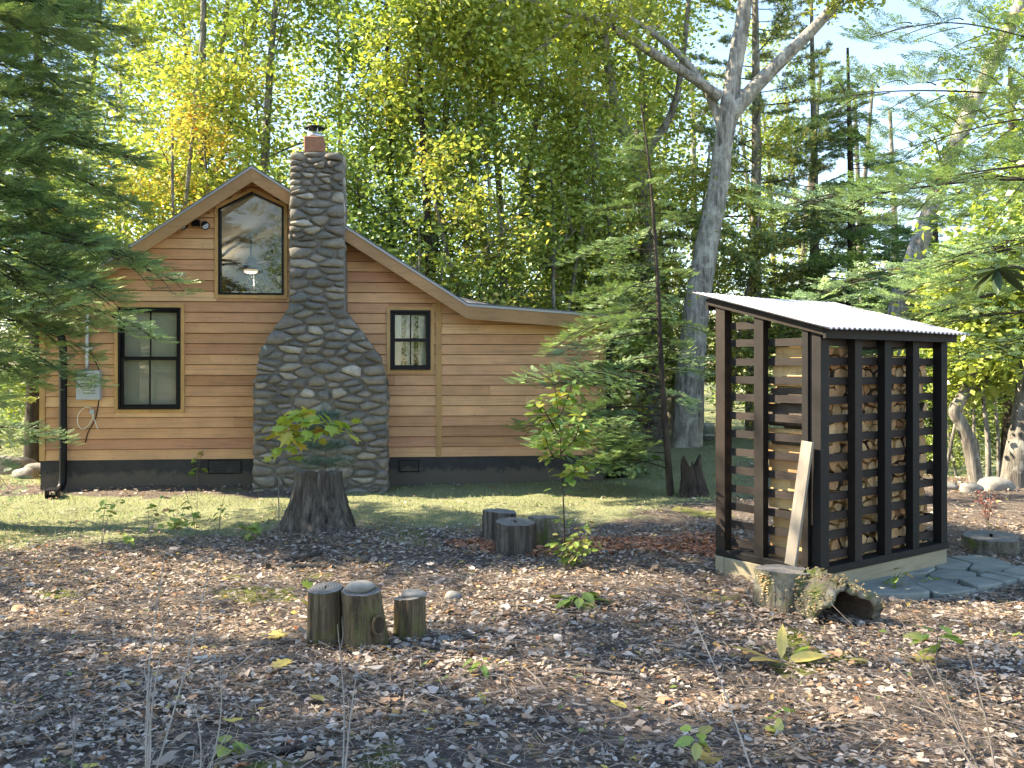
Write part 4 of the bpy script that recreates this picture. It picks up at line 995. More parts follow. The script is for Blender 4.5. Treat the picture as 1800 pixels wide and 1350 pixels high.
TREES = [
 ('multi', "forest_tree", "pale multi-stemmed tree rising behind the roof's left slope", 300, 19.5, 1.0, .3, (0, 0)),
 ('oakB', "forest_tree", "slim grey tree just right of the multi-stemmed one above the roof", 352, 21.5, .95, 1.2, (.02, 0)),
 ('oakA', "forest_tree", "tall grey tree leaning right above the gable peak", 435, 18.5, .95, 2.0, (.13, 0)),
 ('oakB', "forest_tree", "green tree standing behind the chimney top", 590, 25, 1.05, .7, (.03, 0)),
 ('oakA', "forest_tree", "broad green tree behind the big hemlock at the left", 120, 22, 1.0, 3.1, (0, 0)),
 ('dark', "forest_tree", "dark-trunked tree first beyond the chimney over the roof", 688, 20, 1.0, 4.0, (.01, 0)),
 ('oakB', "forest_tree", "mottled grey tree between two dark trunks over the right roof slope", 728, 18.5, .95, 5.1, (.02, 0)),
 ('dark', "forest_tree", "straight thin trunk closest to the lower roof slope", 757, 17.6, .85, 2.6, (-.01, 0)),
 ('multi', "forest_tree", "many-stemmed grey tree fanning out above the lean-to roof", 880, 19, .95, 1.9, (0, 0)),
 ('oakA', "forest_tree", "tall green tree behind the fanning multi-stemmed tree", 950, 25, 1.05, .9, (0, 0)),
 ('dark', "forest_tree", "dark upright trunk left of the pale oak", 1006, 23, 1.0, 3.6, (0, 0)),
 ('oakB', "forest_tree", "light green tree far behind the young hemlock", 1085, 27, 1.05, 4.4, (.02, 0)),
 ('oakA', "forest_tree", "green tree filling the gap left of the pale oak trunk", 1180, 24, 1.0, 5.6, (-.02, 0)),
 ('oakB', "forest_tree", "yellow-green tree far behind the woodshed roof", 1385, 29, .9, 2.2, (0, 0)),
 ('gold', "understory_tree", "golden young tree behind the roof's left eave", 245, 17.8, 1.0, .5, (0, 0)),
 ('amber', "understory_tree", "amber-leaved young tree just above the roof slope at left", 330, 17.2, .85, 1.5, (0, 0)),
 ('gold', "understory_tree", "golden understory tree above the lean-to roof", 865, 17.0, .85, 2.5, (0, 0)),
 ('under', "understory_tree", "green understory tree over the lean-to end", 985, 18.0, 1.0, .2, (0, 0)),
 ('gold', "understory_tree", "bright yellow understory tree behind the young hemlock", 1100, 20, .9, 3.9, (0, 0)),
 ('under', "understory_tree", "green understory tree beside the chimney's right edge", 640, 18.2, .9, 1.1, (0, 0)),
 ('gold', "understory_tree", "yellow young tree behind the pale oak trunk", 1270, 21, .8, 4.9, (0, 0)),
 ('under', "understory_tree", "leafy green young tree behind the cabin's lean-to corner", 1060, 20.5, .9, 2.9, (0, 0)),
 ('under', "understory_tree", "yellow-green shrubby tree right of the woodshed", 1700, 15.0, .5, 1.7, (0, 0)),
 ('gold', "understory_tree", "gold-leaved shrubby tree at the right edge behind the woodshed", 1785, 17.0, .6, .4, (0, 0)),
 ('under', "understory_tree", "low green tree on the bank behind the shed's far post", 1600, 19.0, .75, 2.1, (0, 0)),
 ('under', "understory_tree", "green young tree lit behind the cabin's left corner", 25, 19, .9, 5.1, (0, 0)),
]
for k_, nm, lb, x, d, s, rz, ln in TREES:
    place(k_, nm, lb, x, d, s, rz, ln, group="forest trees behind the cabin" if nm == "forest_tree" else "young understory trees")
# unseen trees added beyond the left edge to shade the clearing
for (X, Y, k_, s, rz) in ((-9.8, 3.6, 'oakB', .62, .4), (-11.5, 6.3, 'oakA', .85, 2.2), (-14.5, 5.0, 'dark', 1.0, 1.3)):
    tm, cm = PROTO[k_]; t = thing("forest_tree", "tall leafy tree beyond the clearing's left side", "tree", (X, Y, gzf(X, Y)), rz, "unseen shade trees added at the left"); t.scale = (s,) * 3
    link("trunk", tm, t); link("crown", cm, t)

# woods behind the viewer that the window panes mirror
for (X, Y, k_, s, rz) in ((-22, -20, 'oakA', .9, .4), (-16, -24, 'dark', .9, 2), (-10, -21, 'oakB', .85, 3), (-4, -25, 'oakA', .9, 1), (3, -22, 'dark', .9, 5), (9, -25, 'oakB', .9, 4), (-28, -22, 'dark', .9, 1.5)):
    tm, cm = PROTO[k_]; t = thing("forest_tree", "tall leafy tree mirrored in the gable window", "tree", (X, Y, 0), rz, "trees mirrored in the windows"); t.scale = (s,) * 3
    link("trunk", tm, t); link("crown", cm, t)

# far woods: one mass of leaves with thin trunks
g = G(); r = np.random.default_rng(77); n = 1500
fx_ = r.uniform(-34, 34, n); fy_ = r.uniform(31, 50, n); ppx = fx_ / fy_ * FPX + 900
top_px = np.interp(ppx, [0, 200, 560, 620, 800, 1200, 1330, 1420, 1560, 1650, 1800], [60, 120, 210, 240, 150, 200, 330, 480, 600, 640, 640]) + r.normal(0, 45, n)
fz_ = CAMZ + (HZ - (top_px + (760 - top_px) * r.random(n))) / FPX * fy_
pal_all = np.array(GREEN + YG + YEL[:2]); cen = np.stack([fx_, fy_, fz_], -1)
for i, pal in enumerate((GREEN, GREEN + YG, YG, YG + YEL[:1])):
    sel = np.arange(n) % 4 == i; leaves(g, cen[sel], 40, (.7, .7, .45), .21, pal, r)
far = g.build("far_woods", m_leaf); tag(far, "far leafy woods behind the nearer trees", "woods", kind="stuff")
g = G()
for i in range(26):
    X, Y = r.uniform(-30, 17), r.uniform(30, 46); z = gzf(X, Y); l_ = r.normal(0, .6)
    g.add(*tube([(X, Y, z - .2), (X + l_ * .4, Y, z + 6), (X + l_, Y, z + 13)], [.17, .13, .07], 5))
tag(g.build("far_trunks", m_bark, far, col=False), kind="stuff")

# pale oak with spreading limbs
OD = 19.0
def ob(x, y, dd=0): p = px(x, y, OD + dd); return (p.x, p.y, p.z)
T = Tree(201)
b0 = ob(1205, 800); b0 = (b0[0], b0[1], gzf(b0[0], b0[1]) - .2)
P = T.limb([b0, ob(1212, 690), ob(1222, 560), ob(1243, 430), ob(1264, 320), ob(1280, 190), ob(1298, 80), ob(1318, -60), ob(1335, -220), ob(1330, -420)], .345, .085, 16, 5)
T.w.V[-1] += np.random.default_rng(3).normal(0, .012, T.w.V[-1].shape)
L1 = T.limb([ob(1282, 205), ob(1330, 150, -.2), ob(1385, 95, -.4), ob(1440, 40, -.5), ob(1490, -20, -.6), ob(1560, -110, -.8)], .18, .075, 10)
L2 = T.limb([ob(1264, 170), ob(1215, 135, -.3), ob(1150, 95, -.6), ob(1085, 55, -.9), ob(1020, 25, -1.1), ob(950, 8, -1.3), ob(880, 0, -1.5), ob(850, 25, -1.6)], .122, .042, 8)
L3 = T.limb([ob(1275, 240), ob(1225, 130, .3), ob(1130, 45, .4), ob(1060, 25, .5), ob(990, 30, .6)], .094, .036, 7)
L4 = T.limb([ob(880, 0, -1.5), ob(820, 25, -1.7), ob(760, 70, -1.8), ob(715, 110, -1.9)], .045, .02, 5)
L5 = T.limb([ob(1020, 25, -1.1), ob(940, 90, -1.4), ob(890, 105, -1.5)], .04, .015, 5)
T.along(L2, 6, 1.4, .026, 1, .35); T.along(L3, 4, 1.4, .024, 1, .3); T.along(L4, 6, 1.05, .018, 1, .2, -.1); T.along(L5, 4, .9, .012, 1, .3); T.along(L1, 4, 1.0, .03, 1, .6, .5); T.along(P[36:], 10, 1.8, .05, 1, .1)
tm, cm = T.meshes(m_oakbark, 16, (.28, .28, .17), .125, YG + [(.30, .32, .05)])
t = thing("oak_tree", "big pale-barked oak forking high behind the woodshed", "tree"); link("trunk", tm, t); link("crown", cm, t)
# second, browner oak reaching left from behind it
OD = 20.5; T = Tree(202); b0 = ob(1150, 780); b0 = (b0[0], b0[1], gzf(b0[0], b0[1]) - .2)
P = T.limb([b0, ob(1145, 560), ob(1138, 380), ob(1118, 280), ob(1090, 215), ob(1075, 150), ob(1060, 40), ob(1050, -120)], .26, .065, 10)
L = T.limb([ob(1080, 198), ob(1030, 185, -.3), ob(970, 165, -.6), ob(905, 140, -.9), ob(840, 125, -1.1), ob(770, 122, -1.3)], .125, .025, 8)
L2 = T.limb([ob(1118, 290), ob(1180, 200), ob(1200, 100), ob(1215, -40)], .11, .05, 7)
T.along(L, 7, .9, .018, 1, .3); T.along(P[18:], 6, 1.4, .03); T.along(L2, 4, 1.2, .02)
tm, cm = T.meshes(m_bark, 15, (.34, .34, .22), .14, YG + GREEN[:1])
t = thing("oak_tree", "brown-barked oak with a long limb arching over the cabin roof", "tree"); link("trunk", tm, t); link("crown", cm, t)
# leaning pale trunks on the right and the thick edge trunk
def lean_tree(seed, label, d, pts, r0, r1, bark, pal, nal=8, lo=.55, name="leaning_tree", Lb=1.2, k=18):
    global OD
    OD = d; T = Tree(seed); P_ = [ob(*p) for p in pts]; P_[0] = (P_[0][0], P_[0][1], gzf(P_[0][0], P_[0][1]) - .3)
    P = T.limb(P_, r0, r1, 12, 5); T.along(P, nal, Lb, .03, 1, lo, .3); tm, cm = T.meshes(bark, k, (.25, .25, .18), .12, pal)
    t = thing(name, label, "tree"); link("trunk", tm, t); link("crown", cm, t)
lean_tree(211, "pale trunk leaning right into the blue sky, farthest right", 16.5, [(1560, 780), (1578, 560), (1605, 460), (1640, 360), (1685, 240), (1740, 120), (1792, 10), (1850, -130)], .21, .10, m_oakbark, GREEN + YG[:1], 6, .45, k=9, Lb=.9)
lean_tree(212, "dark crooked trunk with sunlit pale elbow right of the woodshed", 12.8, [(1722, 850), (1706, 790), (1690, 745), (1678, 722), (1697, 690), (1712, 655), (1745, 610), (1800, 560)], .10, .07, m_bark, YG + GREEN, 6, .6)
lean_tree(213, "thick furrowed trunk cut by the right picture edge", 12.6, [(1778, 858), (1790, 800), (1803, 730), (1815, 640), (1828, 520), (1845, 350), (1860, 100)], .20, .13, m_bark, GREEN + YG[:1], 7, .6)
for i, (x, x2, d, lb) in enumerate(((1738, 1728, 12.9, "straight slim sapling trunk right of the crooked one"), (1705, 1712, 13.6, "thin whip sapling behind the crooked trunk"), (1755, 1748, 13.8, "thin sapling standing close to the thick edge trunk"), (1652, 1690, 13.0, "slender bowed sapling hugging the shed's far post"))):
    lean_tree(220 + i, lb, d, [(x, 855), ((x + x2) / 2 + 3, 770), (x2, 690), (x2 + 4, 600), (x2 - 5, 500)], .028 if i else .045, .012, m_bark, YG, 5, .45, "sapling_tree", .6, 12)

# ------------------------------------------------------------------ conifers
HEM = [(.030, .068, .026), (.040, .085, .030), (.055, .105, .035), (.026, .058, .030)]
PIN = [(.055, .10, .035), (.085, .13, .04), (.13, .16, .045), (.20, .19, .05)]
HEM, PIN = boost([(a * 1.28, b * .93, c * .92) for a, b, c in HEM], 4.3), boost(PIN, 2.1)
def spray(r, L=.24, nsh=8, nn_=7, nl_=.019, nw_=.0036):
    Q = []
    for i in range(nsh):
        t = (i + .6) / nsh; x = L * t
        for sd in (1, -1):
            l = .105 * (1 - t * .75) * r.uniform(.75, 1.15); a = sd * r.uniform(.75, 1.0); dx, dy = math.cos(a), math.sin(a); dz = r.normal(-.08, .12)
            for j in range(nn_):
                s = (j + .5) / nn_ * l; p = np.array([x + dx * s, dy * s, dz * s])
                for s2 in (1, -1):
                    a2 = a + s2 * .95; nl = nl_ * (1 - .35 * j / nn_) * r.uniform(.8, 1.2); d = np.array([math.cos(a2), math.sin(a2), r.normal(-.1, .2)]); b = np.array([-d[1], d[0], r.normal(0, .5)]) * nw_
                    Q.append([p, p + d * nl * .5 + b, p + d * nl, p + d * nl * .5 - b])
    for j in range(5):
        p = np.array([L + j * .008, 0, 0]); Q.append([p, p + [.009, .005, 0], p + [.02, 0, -.003], p + [.009, -.005, 0]])
    return np.array(Q)
def hem_branch(seed, L=2.0, dens=1.0, bare=.12, wr=.016, **kw):
    r = np.random.default_rng(seed); S = [spray(r, **kw) for _ in range(3)]; w = G(); VV = []; CC = []
    m = 14; t = np.linspace(0, 1, m); ax = np.stack([L * t, r.uniform(.06, .14) * L * np.sin(t * r.uniform(2, 4.5) + r.uniform(0, 6)) * t, .10 * L * t - .26 * L * t ** 2.2 + .02 * L * np.sin(t * 7 + r.uniform(0, 6)) * t], -1); w.add(*tube(ax, np.linspace(wr, .003, m), 5))
    pal = np.array(HEM)
    def put(p, ang, s, pitch, roll):
        q = S[r.integers(0, 3)] * s; c, s_ = math.cos(ang), math.sin(ang); cp, sp_ = math.cos(pitch), math.sin(pitch); cr, sr = math.cos(roll), math.sin(roll)
        q = q @ np.array([[1, 0, 0], [0, cr, sr], [0, -sr, cr]]); q = q @ np.array([[cp, 0, sp_], [0, 1, 0], [-sp_, 0, cp]]); q = q @ np.array([[c, s_, 0], [-s_, c, 0], [0, 0, 1]])
        VV.append(q + p); CC.append(np.repeat((pal[r.integers(0, 4)] * r.uniform(.7, 1.35))[None], len(q), 0))
    ns = int(24 * dens)
    for i in range(ns):
        tt = bare + (1 - bare) * (i + .5 * r.random()) / ns; k = tt * (m - 1); k0 = min(int(k), m - 2); p = ax[k0] + (ax[k0 + 1] - ax[k0]) * (k - k0); sd = 1 if i % 2 else -1
        a = sd * r.uniform(.7, 1.05); l = (.42 * L * (1 - tt) ** .75 + .12) * r.uniform(.7, 1.1); mm = 5; ts = np.linspace(0, 1, mm)
        a_t = a - sd * .3 * ts; sec = p + np.stack([np.cumsum(np.cos(a_t)) * l / mm, np.cumsum(np.sin(a_t)) * l / mm, -r.uniform(.08, .5) * l * ts ** 1.6 + r.normal(0, .03) * ts], -1); w.add(*tube(sec, np.linspace(.006, .002, mm), 3))
        nsp = max(2, int(l / .085))
        for j in range(nsp):
            u = (j + .7) / nsp * (mm - 1); u0 = min(int(u), mm - 2); q = sec[u0] + (sec[u0 + 1] - sec[u0]) * (u - u0); put(q, a + (1 if j % 2 else -1) * r.uniform(.35, .8), r.uniform(.6, 1.05) * (1 - .25 * tt), r.uniform(-.05, .35), r.normal(0, .3))
        put(sec[-1], a - sd * .3, .9, .2, r.normal(0, .2))
    for j in range(3): put(ax[-1] - [.06 * j, 0, 0], r.normal(0, .3), .9, .25, r.normal(0, .2))
    V = np.concatenate(VV); c = np.concatenate(CC); n = len(V)
    return w.data("branch", (m_darkbark,), col=False), mesh_data("foliage", V.reshape(-1, 3), np.arange(n * 4).reshape(-1, 4), col=np.repeat(c, 4, 0), mats=(m_needle,))
HB = [hem_branch(300 + i) for i in range(4)]; HBs = [hem_branch(310 + i, 2.0, .6, .22, .011) for i in range(4)]
HBl = [hem_branch(320 + i, 2.0, .8, .12, nsh=5, nn_=3, nl_=.042, nw_=.011) for i in range(4)]
def pine_branch(seed, L=2.0):
    r = np.random.default_rng(seed); w = G(); VV = []; CC = []; m = 10; t = np.linspace(0, 1, m); pal = np.array(PIN)
    ax = np.stack([L * t, .06 * L * np.sin(t * 3), .05 * L * t + .12 * L * t ** 2], -1); w.add(*tube(ax, np.linspace(.02, .006, m), 5))
    tp = []
    for i in range(17):
        tt = .25 + .75 * i / 17; p = ax[int(tt * (m - 1))]; sd = 1 if i % 2 else -1; a = sd * r.uniform(.4, .9); l = .4 * L * (1 - tt * .7) * r.uniform(.5, 1)
        e = p + np.array([math.cos(a) * l, math.sin(a) * l, .12 * l + r.normal(0, .04)]); w.add(*tube([p, (p + e) / 2 + [0, 0, -.02], e], [.007, .005, .003], 3))
        for j in range(4): tp.append(p + (e - p) * (.4 + .6 * j / 3) + r.normal(0, .035, 3))
    for j in range(4): tp.append(ax[-1] - (ax[-1] - ax[-2]) * j * .3)
    tp = np.array(tp); k = 18; n = len(tp) * k; d = r.normal(0, 1, (n, 3)) + [.5, 0, .35]; d /= np.linalg.norm(d, axis=1)[:, None]; b = np.cross(d, r.normal(0, 1, (n, 3))); b /= np.linalg.norm(b, axis=1)[:, None] + 1e-9
    c = np.repeat(tp, k, 0); l = r.uniform(.08, .13, (n, 1)); V = np.stack([c, c + d * l * .5 + b * .008, c + d * l, c + d * l * .5 - b * .008], 1)
    cl = np.repeat(pal[r.integers(0, 4, len(tp))] * r.uniform(.7, 1.2, (len(tp), 1)), k, 0)
    return w.data("branch", (m_darkbark,), col=False), mesh_data("foliage", V.reshape(-1, 3), np.arange(n * 4).reshape(-1, 4), col=np.repeat(cl, 4, 0), mats=(m_needle,))
PB = [pine_branch(330 + i) for i in range(3)]
def conifer(name, label, trunk_pts, r0, r1, spec, protos, seed, bark=m_darkbark):
    """spec: list of (height z, azimuth, length, tilt)"""
    t = thing(name, label, "tree"); P = spline(trunk_pts, 6); g = G(); g.add(*tube(P, np.linspace(r0, r1, len(P)), 9)); g.build("trunk", bark, t, smooth=True, col=False); r = random.Random(seed)
    for (z, az, l, tilt) in spec:
        i = int(np.argmin(abs(P[:, 2] - z))); wm, fm = r.choice(protos); s = l / 2.0
        o = link("branch", wm, t, (P[i, 0], P[i, 1], z), (r.uniform(-.45, .45), tilt, az), (s, s * r.uniform(.85, 1.1), s)); link("foliage", fm, o)
    return t
r = random.Random(50); spec = []
z = .75
while z < 8.2:
    reach = np.interp(z, [.7, 1.3, 2.0, 2.6, 3.4, 4.4, 5.6, 8.2], [1.1, 1.25, 1.45, 2.2, 2.1, 1.95, 1.9, 1.3])
    for _ in range(1 if z < 1.5 else 2):
        az = r.gauss(-.35, .75) if r.random() < .8 else r.uniform(-3.1, 3.1); spec.append((z + r.uniform(0, .1), az, reach * r.uniform(.72, 1.05) * (1 if abs(az) < 1.6 else .85), r.uniform(-.08, .22)))
    z += .17 if z < 1.5 else .108
X, Y = -5.75, 9.5; conifer("hemlock_tree", "large dark hemlock whose feathery boughs cover the cabin's left side", [(X, Y, -.2), (X + .05, Y, 3), (X, Y + .1, 6), (X + .05, Y, 10)], .2, .05, spec, HB, 51)
# young hemlock
b = on(gpx(1180, 872)); d = b.y
def yp(x, y): p = px(x, y, d); return (p.x, p.y, p.z)
spec = []; z = .35
while z < 4.7:
    reach = np.interp(z, [.3, .9, 1.6, 2.4, 3.3, 4.7], [1.2, 1.75, 1.65, 1.35, .95, .35])
    az = r.choice([r.gauss(math.pi, .5), r.gauss(math.pi, .6), r.uniform(-1.2, 1.2), r.uniform(-3.1, 3.1)]); spec.append((z, az, reach * r.uniform(.8, 1.1) * (1 if math.cos(az) < .2 else .58), r.uniform(-.2, .1))); z += .095
conifer("hemlock_tree", "young hemlock with slim bare stem in front of the cabin's right corner", [(b.x, b.y, b.z - .1), yp(1172, 780), yp(1163, 650), yp(1155, 480), yp(1142, 300), yp(1126, 180)], .05, .008, spec, HB, 52)
# right hemlock leaning into the frame
spec = []
for (z, l, az, tl) in ((4.25, 2.9, 3.0, -.28), (3.95, 2.9, 3.2, -.12), (3.7, 2.5, 2.85, -.10), (3.35, 3.0, 3.15, -.06), (3.05, 2.9, 3.3, .02), (2.75, 2.8, 3.0, .0), (2.6, 2.2, 3.4, .1), (2.35, 2.6, 3.1, .12), (2.1, 2.3, 2.9, .05), (1.95, 2.2, 3.25, .1), (3.5, 2.3, 2.4, .0), (2.9, 2.2, 3.6, .05)): spec.append((z + r.uniform(-.15, .15), az + r.uniform(-.2, .2), l * r.uniform(.75, 1.1), tl + r.uniform(-.12, .12)))
X, Y = 5.35, 8.3; conifer("hemlock_tree", "sparse dark hemlock reaching thin boughs in from the right edge", [(X, Y, -.2), (X + .05, Y, 3), (X, Y + .1, 8)], .15, .05, spec, HBs, 53)
def bg_conifer(x, d, lo, hi, rmax, n, protos, seed, name, label, bark=m_darkbark, r0=.18):
    q = random.Random(seed); X = (x - 900) / FPX * d; zb = gzf(X, d); sp_ = []
    for i in range(n):
        t = i / n; sp_.append((zb + lo + (hi - lo) * t, q.uniform(-3.1, 3.1), max(.5, rmax * (1 - t * .75)) * q.uniform(.7, 1.1), q.uniform(-.15, .15)))
    conifer(name, label, [(X, d, zb - .2), (X + .1, d, zb + hi * .5), (X, d, zb + hi + .6)], r0, .03, sp_, protos, seed, bark)
bg_conifer(1322, 21.5, 2.0, 14, 3.0, 80, PB, 61, "pine_tree", "white pine standing just right of the pale oak trunk", m_bark)
bg_conifer(1490, 22, 1.5, 8.6, 3.2, 84, HBl, 62, "hemlock_tree", "broad dark hemlock behind the woodshed roof")
bg_conifer(1425, 23, 1.5, 11, 2.4, 60, PB, 63, "pine_tree", "pine behind the shed between oak and broad hemlock", m_bark)
bg_conifer(1640, 18, 2.2, 6.3, 2.6, 46, HBl, 64, "hemlock_tree", "hemlock behind the leaning pale trunk")
bg_conifer(1775, 15.0, 2.2, 6.2, 2.2, 36, HBl, 65, "hemlock_tree", "hemlock behind the thick edge trunk")
bg_conifer(1010, 21, 1.5, 9, 2.6, 50, HBl, 66, "hemlock_tree", "dark hemlock behind the lean-to roof end")
bg_conifer(1120, 22, 1.0, 7, 2.3, 40, PB, 67, "pine_tree", "small blue-green pine left of the pale oak", m_bark)
bg_conifer(60, 15.5, 1.0, 9, 2.4, 50, HBl, 68, "hemlock_tree", "second hemlock behind the large one by the cabin corner")

# ------------------------------------------------------------------ saplings and weeds
def leaf_shape(kind):
    if kind == 'maple': o = [(0, 0), (.10, .10), (.30, .08), (.26, .22), (.52, .30), (.36, .42), (.46, .66), (.22, .58), (.12, .70), (0, 1)]
    elif kind == 'oak': o = [(0, 0), (.10, .15), (.22, .22), (.12, .32), (.30, .42), (.16, .52), (.32, .66), (.14, .74), (.14, .9), (0, 1)]
    elif kind == 'long': o = [(0, 0), (.10, .2), (.15, .45), (.12, .75), (0, 1)]
    else: o = [(0, 0), (.2, .15), (.30, .42), (.22, .72), (0, 1)]
    m = len(o); V = [(y - 0, x, .10 * x * 1.6 - .12 * y * y) for x, y in o] + [(y, -x, .10 * x * 1.6 - .12 * y * y) for x, y in o[1:-1]] + [(.3, 0, -.01), (.65, 0, -.045)]
    F = []; c1, c2 = 2 * m - 2, 2 * m - 1
    for sgn in (0, 1):
        idx = list(range(m)) if not sgn else [0] + list(range(m, 2 * m - 2)) + [m - 1]
        for a, b in zip(idx, idx[1:]):
            c_ = c1 if (V[a][0] + V[b][0]) / 2 < .5 else c2
            F.append((a, c_, b) if sgn else (a, b, c_))
        mid = idx[next(i for i in range(m) if V[idx[i]][0] >= .5)] if False else None
        k = next(i for i in range(1, m) if (V[idx[i - 1]][0] + V[idx[i]][0]) / 2 >= .5) - 1
        F.append((idx[k], c2, c1) if not sgn else (idx[k], c1, c2))
    return V, F
LEAFM = {}
def leaf_data(kind, mat):
    if (kind, mat.name) not in LEAFM: V, F = leaf_shape(kind); LEAFM[(kind, mat.name)] = mesh_data("leaf", V, F, mats=(mat,))
    return LEAFM[(kind, mat.name)]
ml_maple = leaf_mat("maple_leaf", trans=.45, stops=[(0, (.26, .38, .05)), (.4, (.38, .46, .06)), (.75, (.48, .48, .07)), (.93, (.55, .40, .06)), (1, (.48, .20, .05))])
ml_green = leaf_mat("sapling_leaf", trans=.4, stops=[(0, (.14, .25, .05)), (.6, (.22, .33, .06)), (.9, (.36, .38, .07)), (1, (.48, .38, .08))])
ml_weed = leaf_mat("weed_leaf", trans=.4, stops=[(0, (.20, .30, .06)), (.6, (.30, .38, .08)), (.9, (.38, .37, .12)), (1, (.40, .22, .10))])
ml_yel = leaf_mat("yellowed_leaf", trans=.3, stops=[(0, (.48, .40, .10)), (.6, (.58, .46, .14)), (1, (.50, .27, .07))])
ml_host = leaf_mat("broad_leaf", trans=.3, stops=[(0, (.07, .13, .03)), (1, (.15, .21, .05))])
ml_red = leaf_mat("barberry_leaf", trans=.3, stops=[(0, (.18, .05, .05)), (1, (.28, .09, .06))])
ml_rhodo = leaf_mat("glossy_leaf", trans=.15, gloss=.04, stops=[(0, (.03, .05, .018)), (1, (.05, .08, .028))])
def add_leaf(t, kind, mat, p, az, pitch, roll, s): link("leaf", leaf_data(kind, mat), t, tuple(p), (roll, pitch, az), s)
def plant(name, label, cat, loc, stems, kind, mat, n, size, seed, stem_r=.004, bark=None, lo=.3, spread=.03, group=None, droop=.3):
    """stems: lists of local points"""
    t = thing(name, label, cat, tuple(loc), 0, group); q = random.Random(seed); g = G(); Ps = []
    for st in stems:
        P = spline(st, 5); Ps.append(P); g.add(*tube(P, np.linspace(stem_r, stem_r * .35, len(P)), 5))
    g.build("stem", bark or m_twig, t, col=False, smooth=True)
    for i in range(n):
        P = q.choice(Ps); k = int((lo + (1 - lo) * q.random()) * (len(P) - 1)); az = q.uniform(-3.14, 3.14); sp_ = q.random() * spread
        p = P[k] + np.array([math.cos(az) * sp_, math.sin(az) * sp_, q.uniform(-.3, .3) * spread]); add_leaf(t, kind, mat, p, az, q.uniform(-.35, .5) + droop * .5, q.gauss(0, .35), size * q.uniform(.6, 1.2))
    return t
# bent maple sapling by the tall stump
b = on(gpx(492, 955)); s = b.y / FPX
def rel(pts): return [((x - 492) * s, dy, (955 - y) * s) for x, y, dy in pts]
plant("maple_sapling", "yellow-green maple sapling with a bent stem beside the tall stump", "sapling", b,
      [rel(((492, 955, 0), (490, 900, 0), (491, 850, 0), (500, 815, 0), (524, 785, 0), (545, 762, 0), (556, 735, 0))), rel(((524, 785, 0), (508, 770, .05), (490, 765, .1))), rel(((545, 762, 0), (575, 755, -.05), (605, 765, -.08))), rel(((540, 770, 0), (530, 745, .1), (520, 735, .15)))],
      'maple', ml_maple, 95, .16, 2, .006, lo=.55, spread=.2, droop=.5)
# pine seedling on the stump
b = on(gpx(553, 950)); g = G(); r = np.random.default_rng(6); t = thing("pine_seedling", "small blue-green white pine seedling growing behind the tall stump", "seedling", (b.x, b.y + .45, b.z))
sc_ = (b.y + .45) / FPX; topz = (955 - 745) * sc_ + .0
w_ = G(); w_.add(*tube([(0, 0, 0), (.01, 0, topz * .6), (.0, 0, topz)], [.008, .006, .003], 5)); tips = [(0, 0, topz - .04 * j) for j in range(6)]
for lvl, zz in enumerate((.62, .78, .95, 1.08)):
    for a in range(6):
        th = a * 1.05 + lvl; l = .38 * (1.15 - zz / topz * .75) ; e = np.array([math.cos(th) * l, math.sin(th) * l, zz + .12 * l]); w_.add(*tube([(0, 0, zz - .03), e * .5 + [0, 0, (zz) * .5 - .01], e], [.004, .003, .002], 3))
        for j in range(7): tips.append(np.array([0, 0, zz]) * (1 - (.3 + .1 * j)) + e * (.3 + .1 * j))
tips = np.array(tips); k = 26; n = len(tips) * k; d_ = r.normal(0, 1, (n, 3)) + [0, 0, .5]; d_ /= np.linalg.norm(d_, axis=1)[:, None]; bb = np.cross(d_, r.normal(0, 1, (n, 3))); bb /= np.linalg.norm(bb, axis=1)[:, None]; cN = np.repeat(tips, k, 0); l = r.uniform(.06, .1, (n, 1))
V = np.stack([cN, cN + d_ * l * .5 + bb * .0018, cN + d_ * l, cN + d_ * l * .5 - bb * .0018], 1).reshape(-1, 3); g.add(V, np.arange(n * 4).reshape(-1, 4), np.repeat(np.array([.06, .12, .075]) * r.uniform(.6, 1.5, (n, 1)), 4, 0))
w_.build("stem", m_twig, t, col=False); g.build("needles", m_needle, t)
# slender leafy sapling
b = on(gpx(993, 1000)); s = b.y / FPX; R0 = 993
def rl(*pts): return [((x - R0) * s, dy, (1000 - y) * s) for x, y, dy in pts]
plant("leafy_sapling", "slender sapling with small green leaves in front of the cabin wall", "sapling", b,
      [rl((993, 1000, 0), (991, 900, 0), (987, 830, 0), (984, 760, 0), (976, 690, 0), (968, 645, 0)), rl((987, 830, 0), (965, 790, .1), (952, 740, .15)), rl((985, 800, 0), (1010, 770, -.1), (1022, 720, -.1)), rl((984, 770, 0), (960, 730, -.1), (945, 700, -.12)), rl((980, 740, 0), (1000, 700, .1), (1008, 670, .1)), rl((990, 860, 0), (1010, 830, 0), (1035, 808, 0))],
      'oval', ml_green, 260, .10, 3, .007, m_darkbark, lo=.28, spread=.10)
# bushy shoots at its foot
sh = []
q = random.Random(4)
for i in range(12):
    a = q.uniform(0, 6.28); l = q.uniform(.1, .28); sh.append([(0, 0, 0), (math.cos(a) * l * .5, math.sin(a) * l * .5, q.uniform(.12, .2)), (math.cos(a) * l, math.sin(a) * l, q.uniform(.2, .45))])
b2 = on(gpx(1003, 1004)); plant("leafy_shrub", "low leafy shoots around the foot of the slender sapling", "shrub", b2, sh, 'oval', ml_weed, 150, .07, 5, .003, lo=.25, spread=.05)
